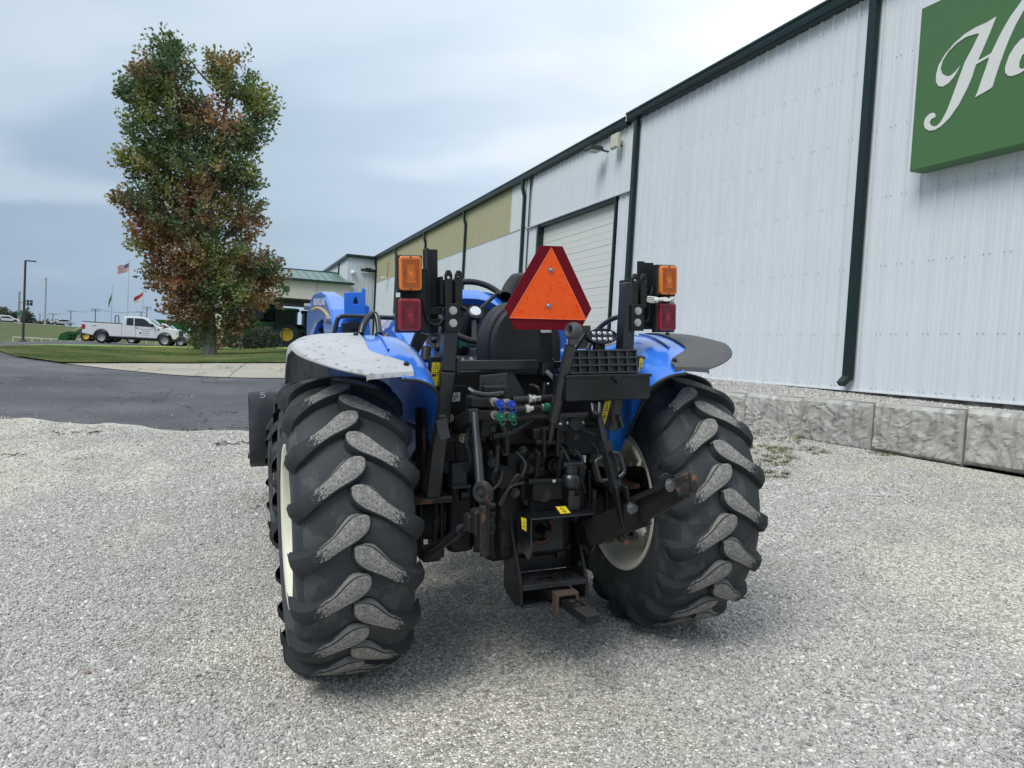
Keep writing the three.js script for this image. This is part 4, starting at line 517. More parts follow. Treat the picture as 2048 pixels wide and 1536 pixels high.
{ const c = sub('left_console'); // blue side console with switches
  const sh = poly([[-0.62, 1.02], [-0.1, 1.02], [-0.08, 1.2], [-0.25, 1.36], [-0.5, 1.44], [-0.62, 1.46]], 0.14, 0.02); sideways(sh); sh.rotateY(Math.PI); sh.scale(1, 1, 1); const x = [-0.356,1.363,-0.2][0]; const g = poly([[0.08, 1.2], [0.1, 1.02], [0.62, 1.02], [0.62, 1.46], [0.5, 1.44], [0.25, 1.36]], 0.14, 0.02); g.rotateY(Math.PI / 2); g.translate(x, 0, 0); mesh('console_body', g, M.blue, c);
  const xr = [-0.274,1.362,-0.28]; mesh('control_panel', [box(0.1, 0.2, 0.02, xr[0], xr[1], -0.27, 0.02), box(0.03, 0.022, 0.012, ...[-0.293,1.429,-0.25]), box(0.03, 0.022, 0.012, ...[-0.276,1.426,-0.25])], MAT(0.09, 0.095, 0.1, 0.5), c); mesh('lever_knob', [ball(0.016, ...[-0.301,1.386,-0.2]), ball(0.02, ...[-0.282,1.351,-0.2])], M.plastic, c);
  mesh('lever', [rod([-0.388,1.295,0], [-0.378,1.356,-0.02], 0.024, 0.022, 14)], M.plastic, c); mesh('lever_cap', rod([-0.378,1.356,-0.02], [-0.378,1.36,-0.02], 0.021, 0.021, 14), MAT(0.62, 0.5, 0.45, 0.5), c);
  mesh('window_gap_trim', poly([[0.02, 0], [0.06, 0.1], [0.12, 0.08], [0.06, -0.02]], 0.02, 0.004).translate(...[-0.469,1.329,-0.1]), M.black, c); }
mesh('right_console', [box(0.12, 0.36, 0.5, 0.45, 1.16, -0.35, 0.04, 2)], M.blue, tractor);
{ const x = [0.385,1.413,-0.1]; mesh('wooden_block', box(0.07, 0.18, 0.05, [0.601,1.394,-0.5][0], [0.601,1.372,-0.5][1], -0.5, 0.004), MAT(0.5, 0.36, 0.16, 0.8, 0, { map: grimeTex }), tractor); mesh('control_levers', [rod([0.372,1.341,-0.1], [0.425,1.413,-0.1], 0.012), rod([0.307,1.338,0], [0.317,1.384,0], 0.008)], M.black, tractor); }
mesh('grab_handle', [tube([[-0.673,1.413,0.05], [-0.659,1.451,0.03], [-0.631,1.489,0], [-0.606,1.501,-0.02], [-0.595,1.473,0], [-0.598,1.413,0.05]], 0.013, 10, 40), rod([-0.598,1.417,0.05], [-0.598,1.406,0.05], 0.018)], M.gloss, tractor);
mesh('grab_handle', [tube([[0.415,1.336,-0.05], [0.468,1.432,-0.05], [0.522,1.484,0], [0.562,1.492,0.05], [0.601,1.477,0.1]], 0.012, 10, 40)], M.gloss, tractor);
mesh('rear_hose_guard', [hose([[-0.718,1.417,-0.55], [-0.697,1.5,-0.55], [-0.663,1.505,-0.55], [-0.39,1.497,-0.55]], 0.012, 10)], M.gloss, tractor);
// --- front loader
{ const L = sub('front_loader'); const arm = [[-1.02, 1.3], [-0.98, 1.46], [-1.12, 1.56], [-1.4, 1.65], [-1.8, 1.7], [-2.2, 1.71], [-2.55, 1.67], [-2.78, 1.6], [-2.86, 1.5], [-2.98, 1.1], [-3.0, 0.6], [-2.86, 0.58], [-2.82, 1.0], [-2.7, 1.3], [-2.5, 1.42], [-2.1, 1.5], [-1.75, 1.52], [-1.5, 1.5], [-1.46, 1.3], [-1.3, 1.2]];
  for (const [x, nm] of [[-0.62, 'l'], [0.68, 'r']]) { const g = poly(arm.map((p) => [p[0], p[1]]), 0.11, 0.012); g.rotateY(-Math.PI / 2); g.translate(x, 0, 0); g.scale(1, 1, 1); mesh('arm', g, M.blue, L);
    mesh('tower', [box(0.1, 0.44, 0.16, x + (x < 0 ? 0.09 : -0.09), 1.36, -1.02, 0.012), box(0.1, 0.7, 0.2, x + (x < 0 ? 0.14 : -0.14), 0.9, -1.0, 0.012)], M.blue, L);
    mesh('lift_cylinder', [rod([x, 0.95, -1.1], [x, 1.35, -2.0], 0.035), rod([x, 1.35, -2.0], [x, 1.5, -2.4], 0.02)], M.cast, L);
    mesh('pivot_pin', [rod([x - 0.08, 1.64, -2.72], [x + 0.08, 1.64, -2.72], 0.025), rod([x - 0.08, 1.5, -1.12], [x + 0.08, 1.5, -1.12], 0.024), rod([x - 0.075, 1.36, -1.35], [x + 0.075, 1.36, -1.35], 0.02)], M.steel, L); }
  const bx = [-0.566,1.573,-0.96]; mesh('tower_plate', poly([[-0.055, -0.075], [0.06, -0.075], [0.062, 0.09], [0.045, 0.098], [0.04, 0.075], [-0.055, 0.07]], 0.014, 0.003, [[[-0.005, 0.01], [0.02, 0.01], [0.018, 0.03], [0.008, 0.048], [-0.002, 0.03]]]).translate(bx[0], bx[1], -0.93), M.blue, L);
  mesh('tower_back', box(0.06, 0.09, 0.01, bx[0] + 0.007, bx[1] + 0.02, -0.96), M.black, L);
  mesh('valve_block', [box(0.1, 0.06, 0.08, ...[-0.583,1.447,-0.95]), box(0.05, 0.04, 0.06, ...[-0.569,1.468,-0.93])], M.plastic, L); mesh('cross_member', [rod([-0.62, 1.2, -2.7], [0.68, 1.2, -2.7], 0.06), box(0.14, 0.05, 0.1, ...[-0.559,1.475,-1])], M.blue, L);
  mesh('tilt_cylinder', [rod([-0.56,1.524,-2.105], [-0.56,1.597,-2.224], 0.03), rod([-0.58,1.425,-1.698], [-0.58,1.508,-2.177], 0.04)], M.steel, L);
  mesh('gold_stripe', tube([[-0.678, 1.52, -1.18], [-0.678, 1.57, -1.5], [-0.678, 1.6, -1.9], [-0.678, 1.6, -2.3]], 0.0075, 6, 24).scale(1, 1, 1), MAT(0.6, 0.42, 0.14, 0.5), L);
  const tm = new THREE.MeshStandardMaterial({ roughness: 0.4, transparent: true, map: canvasTex(512, 96, (x, w, h) => { x.clearRect(0, 0, w, h); x.fillStyle = '#e6eaf0'; x.font = 'bold 88px sans-serif'; x.textBaseline = 'middle'; x.fillText('NEW HOLLAND', 4, 50, 504); }) });
  decal('arm_lettering', [[-0.6785, 1.685, -2.15], [-0.6785, 1.648, -1.35], [-0.6785, 1.585, -1.35], [-0.6785, 1.615, -2.15]], tm, L);
  // bucket, its back towards the tractor
  const w = 1.11, bm = MAT(0.15, 0.16, 0.18, 0.5, 0, { map: grimeTex }); const bk = sub('bucket', L);
  const prof = [[-3.02, 0.955], [-2.98, 0.97], [-2.93, 0.95], [-2.9, 0.82], [-2.885, 0.66], [-2.9, 0.47], [-3.0, 0.4], [-3.75, 0.36]]; const shell = slab(prof.map((p) => { const r = []; for (let i = 0; i <= 4; i++) r.push([lerp(-w, w, i / 4), p[1], p[0]]); return r; }), 0.012); mesh('bucket', shell, bm, L);
  const endp = prof.map((p) => [p[0], p[1]]).concat([[-3.72, 0.4], [-3.3, 0.8]]); for (const s of [-1, 1]) { const g = poly(endp, 0.016, 0.003); g.rotateY(-Math.PI / 2); g.translate(s * w, 0, 0); mesh('bucket_side', g, bm, L); } L.remove(bk);
  mesh('bucket_edge', box(2.26, 0.03, 0.16, 0, 0.365, -3.78), M.rusty, L);
  const five = new THREE.MeshStandardMaterial({ roughness: 0.9, transparent: true, map: canvasTex(64, 64, (x) => { x.clearRect(0, 0, 64, 64); x.strokeStyle = 'rgba(205,210,215,0.85)'; x.lineWidth = 5; x.beginPath(); x.moveTo(50, 12); x.lineTo(22, 14); x.lineTo(20, 30); x.bezierCurveTo(52, 24, 58, 50, 34, 54); x.lineTo(14, 52); x.stroke(); }) });
  decal('chalk_number', [[-1.045,0.993,-2.896], [-0.979,0.991,-2.896], [-0.98,0.934,-2.888], [-1.046,0.936,-2.888]], five, L); }
// --- hitch
const hitch = sub('three_point_hitch');
{ const a = [0.033,0.969,0.4], b = [0.083,1.366,0.5]; mesh('top_link', [rod(a, [0.036,1.063,0.43], 0.013, 0.015, 14), rod([0.036,1.059,0.43], b, 0.024, 0.023, 18), rod(b, [0.09,1.413,0.51], 0.015, 0.017, 14)], M.gloss, hitch);
  const e = [0.09,1.419,0.51]; const eye = new THREE.TorusGeometry(0.024, 0.013, 10, 20); eye.scale(1, 1, 2.0); eye.rotateY(Math.PI / 2 + 0.25); eye.rotateZ(-0.2); eye.translate(e[0], e[1], e[2]); mesh('top_link_eye', [eye, rod([e[0], e[1] - 0.05, e[2]], [e[0], e[1] - 0.02, e[2]], 0.02, 0.024, 12)], M.darkgrey, hitch);
  mesh('top_link_fork', [box(0.014, 0.12, 0.05, a[0] - 0.03, a[1], 0.4, 0.006), box(0.014, 0.12, 0.05, a[0] + 0.03, a[1], 0.4, 0.006), rod([a[0] - 0.06, a[1], 0.4], [a[0] + 0.06, a[1], 0.4], 0.013), box(0.13, 0.05, 0.1, a[0], a[1] + 0.03, 0.34, 0.01), ...[-0.055, 0.045].map((d) => bar([a[0] + d, a[1] - 0.03, 0.41], [a[0] + d, a[1] - 0.2, 0.36], 0.02, 0.04, 0.006))], M.cast, hitch);
  mesh('rockshaft', [rod([-0.34, 1.03, 0.2], [0.36, 1.03, 0.2], 0.035, 0.035, 16), bar([-0.31, 1.03, 0.2], [-0.314,1.099,0.5], 0.045, 0.06, 0.01), bar([0.33, 1.05, 0.2], [0.198,1.108,0.5], 0.045, 0.06, 0.01), box(0.3, 0.13, 0.2, 0.02, 1.0, 0.18, 0.02)], M.cast, hitch);
  // lift rods
  mesh('lift_rod', [rod([-0.316,1.11,0.5], [-0.323,0.978,0.56], 0.0155, 0.0165, 14), rod([-0.323,0.985,0.56], [-0.332,0.861,0.62], 0.0185, 0.0185, 14), rod([-0.323,0.983,0.56], [-0.323,0.979,0.56], 0.021, 0.021, 14)], M.gloss, hitch);
  const r0 = [0.194,1.132,0.5], r1 = [0.212,0.983,0.54], r2 = [0.238,0.785,0.6], r3 = [0.279,0.607,0.6];
  mesh('lift_rod', [rod([0.203,1.1,0.5], r1, 0.012, 0.015, 14), bar(r1, r2, 0.046, 0.034, 0.004), ...[-0.022, 0.022].map((d) => bar([r2[0] + d, r2[1] + 0.03, r2[2] + 0.02], [r3[0] + d * 0.9, r3[1], r3[2] + 0.02], 0.014, 0.04, 0.005)), rod([r3[0] - 0.04, r3[1], r3[2] + 0.02], [r3[0] + 0.04, r3[1], r3[2] + 0.02], 0.014)], M.black, hitch);
  mesh('rod_yoke', hose([[0.176,1.129,0.5], [0.171,1.095,0.52], [0.197,1.09,0.52], [0.209,1.132,0.5]], 0.008), M.gloss, hitch);
  const q0 = [0.206,0.935,0.57], q1 = [0.223,0.81,0.62]; mesh('crank_handle', [hose([[0.179,0.926,0.58], [0.146,0.914,0.59], [0.163,0.836,0.6], [0.194,0.836,0.6]], 0.0085), hose([[0.223,0.942,0.58], [0.256,0.938,0.58], [0.273,0.864,0.6], [0.246,0.844,0.6]], 0.0085)], M.gloss, hitch);
  // right lower link swung out, with its ball end
  const s0 = [0.229,0.508,0.3], s1 = [0.317,0.715,0.72], s2 = [0.372,0.857,0.88]; const lk = (p, q, w, h) => bar(p, q, w, h, 0.004);
  mesh('lower_link', [lk([0.21, 0.5, 0.1], [0.201,0.605,0.48], 0.03, 0.1), lk([0.177,0.594,0.46], [0.299,0.732,0.72], 0.024, 0.108), lk([0.28,0.73,0.7], [0.347,0.859,0.9], 0.04, 0.095), lk([0.257,0.78,0.71], [0.326,0.875,0.88], 0.05, 0.02)], M.black, hitch);
  const be = [0.365,0.878,0.93]; const disc = (c, yaw, m) => { const t = new THREE.TorusGeometry(0.0265, 0.0135, 12, 28); t.scale(1, 1, 1.15); t.rotateY(yaw); t.translate(...c); const s = ball(0.018, c[0], c[1], c[2], 16, 12); return [t, s]; };
  mesh('ball_end', disc(be, Math.PI / 2 - 0.35), M.rusty, hitch); mesh('ball_socket', [lk([0.324,0.853,0.89], be, 0.042, 0.07), bar([0.331,0.801,0.86], [0.36,0.825,0.9], 0.03, 0.03, 0.006)], M.rusty, hitch);
  mesh('link_nut', [...bolt([0.235,0.749,0.72], [0.25, 0.1, 0.96], 0.016, 0.024), ...bolt([0.293,0.866,0.9], [0.25, 0.1, 0.96], 0.017, 0.014)], M.steel, hitch); mesh('latch_loop', hose([[0.28,0.882,0.86], [0.288,0.896,0.86], [0.303,0.9,0.87], [0.307,0.885,0.87]], 0.006), M.rusty, hitch);
  mesh('pin_boss', [rod([0.237,0.57,0.5], [0.258,0.581,0.52], 0.016), ...bolt([0.275,0.589,0.54], [0, 0, 1], 0.012, 0.016), bar([0.211,0.553,0.46], [0.291,0.613,0.56], 0.02, 0.03, 0.006), ...bolt([0.264,0.598,0.62], [0, 0, 1], 0.014, 0.012)], M.rusty, hitch);
  // left lower link points at the camera: eye end on top, bar below
  const le = [-0.396,0.881,0.86]; mesh('ball_end', disc(le, -1.0), M.rusty, hitch); mesh('lower_link', [lk([-0.19, 0.5, 0.1], [-0.354,0.712,0.7], 0.03, 0.09), bar([-0.389,0.846,0.85], [-0.373,0.648,0.8], 0.034, 0.03, 0.008), box(0.075, 0.09, 0.07, [-0.371,0.761,0.78][0], [-0.371,0.761,0.78][1], 0.77, 0.012), box(0.05, 0.06, 0.06, [-0.399,0.754,0.74][0], [-0.399,0.754,0.74][1], 0.74, 0.01), ...[1020, 1034, 1060].flatMap((y) => bolt([[-0.355,0.793,0.82][0], [-0.355,0.793,0.82][1] + (1034 - y) * 0.0018, 0.8], [1, 0, 0.3], 0.012, 0.02))], M.cast, hitch);
  mesh('link_strap', bar([-0.402,0.84,0.88], [-0.381,0.657,0.82], 0.022, 0.024, 0.006), M.rusty, hitch);
  mesh('stabiliser', [rod([-0.451,0.526,0.3], [-0.405,0.697,0.62], 0.018, 0.018, 14), rod([-0.408,0.687,0.6], [-0.387,0.74,0.7], 0.011, 0.011, 12), rod([-0.406,0.693,0.61], [-0.405,0.7,0.625], 0.021, 0.021, 14)], M.gloss, hitch); mesh('stabiliser_foot', [bar([-0.463,0.519,0.3], [-0.406,0.63,0.5], 0.03, 0.012, 0.004), box(0.08, 0.06, 0.08, [-0.435,0.515,0.25][0], [-0.435,0.515,0.25][1], 0.25, 0.012)], M.rusty, hitch); }
// --- remote valves
{ const v = sub('remote_valves'); const c = [-0.265,1.123,0.42]; mesh('valve_body', [box(0.1, 0.038, 0.1, [-0.265,1.146,0.42][0], [-0.265,1.146,0.42][1], 0.42, 0.006), box(0.1, 0.04, 0.1, [-0.265,1.097,0.42][0], [-0.265,1.097,0.42][1], 0.42, 0.006), box(0.13, 0.1, 0.08, [-0.234,1.116,0.36][0], [-0.234,1.116,0.36][1], 0.35, 0.01), box(0.05, 0.12, 0.06, [-0.232,1.06,0.4][0], [-0.232,1.06,0.4][1], 0.36, 0.01), rod([-0.23,1.165,0.4], [-0.159,1.171,0.4], 0.014), box(0.1, 0.03, 0.06, [-0.201,1.19,0.4][0], [-0.201,1.19,0.4][1], 0.4, 0.006), rod([-0.156,1.18,0.38], [-0.16,1.178,0.44], 0.02)], M.cast, v);
  mesh('valve_bracket', [poly([[-0.06, -0.03], [0.055, -0.035], [0.06, 0.045], [0.0, 0.04], [-0.058, 0.036]], 0.008, 0.002, [circ(-0.045, 0.0, 0.004, 8), circ(0.035, 0.0, 0.004, 8)]).translate([-0.174,1.206,0.3][0], [-0.174,1.206,0.3][1], 0.3), poly([[-0.05, -0.1], [0.03, -0.1], [0.05, 0.0], [0.0, 0.09], [-0.05, 0.09]], 0.008, 0.002).translate([-0.068,1.154,0.24][0], [-0.068,1.164,0.24][1], 0.24)], MAT(0.032, 0.034, 0.038, 0.55), v);
  mesh('lever', tube([[-0.314,1.196,0.42], [-0.295,1.182,0.44], [-0.248,1.173,0.45], [-0.181,1.177,0.44]], 0.011, 8), M.gloss, v);
  const pairs = [[997, 806, 0], [1022, 807, 0], [998, 831, 1], [1023, 832, 1]]; const CO = [[-0.245,1.15,0.6], [-0.2,1.145,0.6], [-0.245,1.102,0.6], [-0.2,1.1,0.6]], CI = [[-0.235,1.152,0.46], [-0.184,1.145,0.46], [-0.233,1.1,0.46], [-0.184,1.094,0.46]];
  CO.forEach((p, i) => { const q = CI[i], m = i < 2 ? MAT(0.012, 0.05, 0.36, 0.4) : MAT(0.008, 0.12, 0.075, 0.4); const mid = [lerp(q[0], p[0], 0.86), lerp(q[1], p[1], 0.86), lerp(q[2], p[2], 0.86)];
    mesh('coupler', [rod(q, mid, 0.013, 0.0145, 18), rod([lerp(q[0], p[0], 0.3), lerp(q[1], p[1], 0.3), lerp(q[2], p[2], 0.3)], [lerp(q[0], p[0], 0.42), lerp(q[1], p[1], 0.42), lerp(q[2], p[2], 0.42)], 0.0165, 0.0165, 18)], M.zinc, v);
    const d = V(p).clone().sub(V(q)).normalize(), t2 = V(p).clone().addScaledVector(d, 0.016); mesh('dust_cap', [rod(mid, p, 0.017, 0.0162, 20), rod(p, t2, 0.006, 0.005, 12), ball(0.006, t2.x, t2.y, t2.z, 10, 8), (() => { const t = new THREE.TorusGeometry(0.0095, 0.003, 8, 20); t.rotateX(-0.5); t.translate(p[0] + 0.01, p[1] - 0.021, p[2] - 0.008); return t; })(), tube([[p[0], p[1] - 0.012, p[2] - 0.008], [p[0] + 0.005, p[1] - 0.017, p[2] - 0.005]], 0.0035, 6, 4)], m, v); });
  mesh('hydraulic_hose', [hose([[-0.106,1.141,0.34], [-0.051,1.142,0.34], [0.111,1.142,0.3]], 0.015), hose([[-0.102,1.102,0.36], [-0.037,1.106,0.36], [0.104,1.102,0.3]], 0.015), tube([[0.054,1.207,0.3], [0.049,1.134,0.3], [0.055,1.072,0.32]], 0.009), tube([[-0.18,1.064,0.4], [-0.155,1.007,0.4], [-0.144,0.933,0.38]], 0.012)], M.rubberhose, v);
  mesh('hose_fitting', [rod([-0.04,1.144,0.345], [-0.027,1.143,0.345], 0.021, 0.021, 6), rod([-0.027,1.143,0.345], [0.015,1.144,0.34], 0.012, 0.012, 12), rod([-0.018,1.143,0.345], [-0.009,1.143,0.345], 0.019, 0.019, 6), rod([-0.062,1.105,0.37], [-0.045,1.105,0.37], 0.02, 0.02, 6), rod([-0.045,1.105,0.37], [-0.028,1.106,0.37], 0.012, 0.012, 12), rod([0.018,1.107,0.35], [0.024,1.107,0.35], 0.017, 0.017, 6)], M.zinc, v); mesh('green_sleeve', rod([0.031,1.107,0.35], [0.051,1.108,0.345], 0.0175, 0.0175, 14), MAT(0.01, 0.16, 0.1, 0.5), v);
  mesh('support_strut', [bar([-0.138,1.01,0.4], [-0.019,1.058,0.36], 0.018, 0.014, 0.003), rod([-0.212,1.005,0.4], [-0.138,1.01,0.4], 0.014), bar([-0.207,1.047,0.38], [-0.205,0.987,0.38], 0.03, 0.03, 0.005)], M.black, v);
  mesh('trailer_socket_plate', [box(0.16, 0.06, 0.008, [0.157,1.032,0.3][0], [0.157,1.028,0.3][1], 0.3, 0.002), rod([0.197,1.026,0.3], [0.179,1.031,0.34], 0.026, 0.026, 16), rod([0.118,1.029,0.3], [0.105,1.033,0.33], 0.02, 0.02, 14)], MAT(0.03, 0.032, 0.036, 0.55), v);
  mesh('socket_screws', [[0.15,1.032,0.315], [0.223,1.031,0.315], [0.088,1.03,0.315], [0.107,1.032,0.34], [0.076,1.199,0.28]].map((p) => ball(0.0075, ...p, 10, 6)), M.zinc, v);
  mesh('accumulator', [ball(0.042, ...[0.12,0.806,0.42], 18, 14), rod([0.12,0.842,0.42], [0.12,0.873,0.42], 0.03, 0.026, 14), rod([0.084,0.875,0.42], [0.161,0.872,0.42], 0.014, 0.014, 10), rod([0.12,0.773,0.42], [0.118,0.727,0.42], 0.022, 0.018, 12), box(0.05, 0.06, 0.04, ...[0.125,0.719,0.42])], M.gloss, v);
  mesh('brake_pipe', [tube([[-0.202,0.738,0.45], [-0.173,0.785,0.45], [-0.149,0.831,0.46], [-0.128,0.854,0.46], [-0.104,0.841,0.45]], 0.006), tube([[-0.198,0.736,0.46], [-0.163,0.808,0.47], [-0.101,0.822,0.46]], 0.006), tube([[0.08,0.955,0.4], [0.104,0.905,0.42], [0.116,0.877,0.42]], 0.006), tube([[-0.191,0.968,0.4], [-0.193,0.888,0.4], [-0.202,0.859,0.4]], 0.009)], M.rubberhose, v);
  mesh('selector_block', [box(0.14, 0.09, 0.1, [0.025,0.768,0.36][0], [0.025,0.768,0.36][1], 0.36, 0.012), box(0.16, 0.1, 0.1, [0.033,0.726,0.34][0], [0.033,0.718,0.34][1], 0.33, 0.02), rod([-0.063,0.811,0.4], [0.084,0.805,0.4], 0.014, 0.014, 12), rod([0.025,0.743,0.36], [0.005,0.755,0.41], 0.035, 0.03, 14)], M.cast, v); mesh('brass_fitting', rod([0.038,0.809,0.415], [0.051,0.81,0.415], 0.009), M.zinc, v); }
// --- left step bracket and underside bits
mesh('side_bracket', [box(0.07, 0.11, 0.06, [-0.314,0.83,0.25][0], [-0.314,0.83,0.25][1], 0.25, 0.01), box(0.08, 0.014, 0.08, [-0.312,0.788,0.26][0], [-0.312,0.788,0.26][1], 0.26, 0.003), rod([-0.306,0.746,0.25], [-0.273,0.748,0.25], 0.025), rod([-0.305,0.958,0.2], [-0.304,0.874,0.2], 0.008), box(0.22, 0.08, 0.03, [-0.279,0.988,0.2][0], [-0.279,0.993,0.2][1], 0.18, 0.006)], M.black, tractor);
mesh('round_bolts', [...bolt([-0.292,0.984,0.26], [0, 0, 1], 0.014, 0.014), ...bolt([-0.348,1.069,0.26], [0, 0, 1], 0.012, 0.01)], MAT(0.3, 0.25, 0.18, 0.45, 0.7), tractor);
// --- toolbox behind the seat, lid open
{ const b = sub('toolbox'); const z = 0.46, lx = [0.06,1.198,0.5], p0 = [0.06,1.244,0.5], p1 = [0.437,1.245,0.5], q0 = [0.067,1.142,0.5], q1 = [0.433,1.143,0.5]; const w = p1[0] - p0[0], h = p0[1] - q0[1], cx = (p0[0] + p1[0]) / 2, cy = (p0[1] + q0[1]) / 2;
  const pm = MAT(0.062, 0.065, 0.072, 0.5, 0, { map: mottle(0.7, 5, 66) });
  mesh('box_body', [box(w, h, 0.014, cx, cy, 0.5, 0.006, 2), box(w, h, 0.014, cx, cy, 0.37, 0.004), box(0.014, h, 0.14, cx - w / 2 + 0.007, cy, 0.435, 0.004), box(0.014, h, 0.14, cx + w / 2 - 0.007, cy, 0.435, 0.004), box(w, 0.014, 0.14, cx, cy - h / 2 + 0.007, 0.435, 0.004), box(w + 0.012, 0.012, 0.02, cx, cy + h / 2 - 0.004, 0.5, 0.003)], pm, b);
  mesh('latch_nose', poly([[-0.02, 0.012], [0.02, 0.012], [0.004, -0.014]], 0.02, 0.002).translate(cx + 0.03, cy + h / 2 - 0.02, 0.51), pm, b);
  const u0 = [0.13,1.344,0.4], u1 = [0.436,1.346,0.4], d0 = [0.128,1.245,0.37], d1 = [0.463,1.241,0.37]; const lw = u1[0] - u0[0] + 0.01, lh = u0[1] - d0[1]; const lc = [(u0[0] + u1[0]) / 2, (u0[1] + d0[1]) / 2];
  const ribs = [box(lw, lh, 0.008, 0, 0, -0.014, 0.003)]; for (let k = 0; k <= 7; k++) ribs.push(box(0.006, lh, 0.018, -lw / 2 + 0.003 + (k / 7) * (lw - 0.006), 0, -0.003)); for (let k = 0; k <= 3; k++) ribs.push(box(lw, 0.006, 0.02, 0, -lh / 2 + 0.003 + (k / 3) * (lh - 0.006), -0.002)); ribs.forEach((g) => { g.rotateX(-0.16); g.translate(lc[0], lc[1], 0.385); }); mesh('lid', ribs, MAT(0.04, 0.043, 0.048, 0.45), b);
  mesh('hinge', [rod([d0[0] + 0.02, d0[1] - 0.008, 0.385], [d1[0] - 0.02, d1[1] - 0.008, 0.385], 0.006), ...[0.1, 0.35, 0.6, 0.85].map((t) => box(0.03, 0.016, 0.014, lerp(d0[0], d1[0], t), d0[1] - 0.01, 0.392, 0.002))], M.black, b); }
// --- oval work lamp
{ const l = sub('work_lamp'); const c = [0.328,1.4,0.28]; const o = (r1, r2, z0, z1) => { const g = rod([0, 0, z0], [0, 0, z1], r1, r2, 40); return g; }; const fit = (g) => { g.scale(1.0, 0.47, 1); g.rotateX(-0.18); g.translate(...c); return g; };
  mesh('housing', [fit(o(0.062, 0.073, -0.04, 0)), fit(new THREE.TorusGeometry(0.069, 0.006, 8, 48).translate(0, 0, 0.002))], M.plastic, l); const fins = []; for (let k = 0; k < 26; k++) { const a = Math.PI * (k / 25); const g = box(0.003, 0.012, 0.034, 0.07 * Math.cos(a), 0.07 * Math.sin(a), -0.022); fins.push(fit(g)); } mesh('cooling_fins', fins, M.plastic, l);
  mesh('reflector', fit(o(0.062, 0.062, -0.004, 0.001)), MAT(0.06, 0.06, 0.065, 0.3, 0.6), l); const leds = []; for (const [y, n] of [[0.028, 4], [-0.028, 4]]) for (let k = 0; k < n; k++) { const g = new THREE.SphereGeometry(0.0105, 12, 8); g.scale(1, 1.9, 0.5); g.translate((k - 1.5) * 0.027, y, 0.004); leds.push(g); } leds.forEach((g) => mesh('led', fit(g), PHY(0.6, 0.62, 0.64, 0.12, { metalness: 0.6 }), l));
  mesh('mount', [rod([c[0], c[1] - 0.03, c[2]], [c[0], c[1] - 0.075, c[2] - 0.01], 0.012), box(0.05, 0.03, 0.03, c[0] - 0.01, c[1] - 0.045, c[2] - 0.01, 0.005)], M.plastic, l); }
mesh('fender_chrome_strip', bar([0.423,1.357,0.1], [0.515,1.375,0.1], 0.016, 0.01, 0.002), M.zinc, tractor);
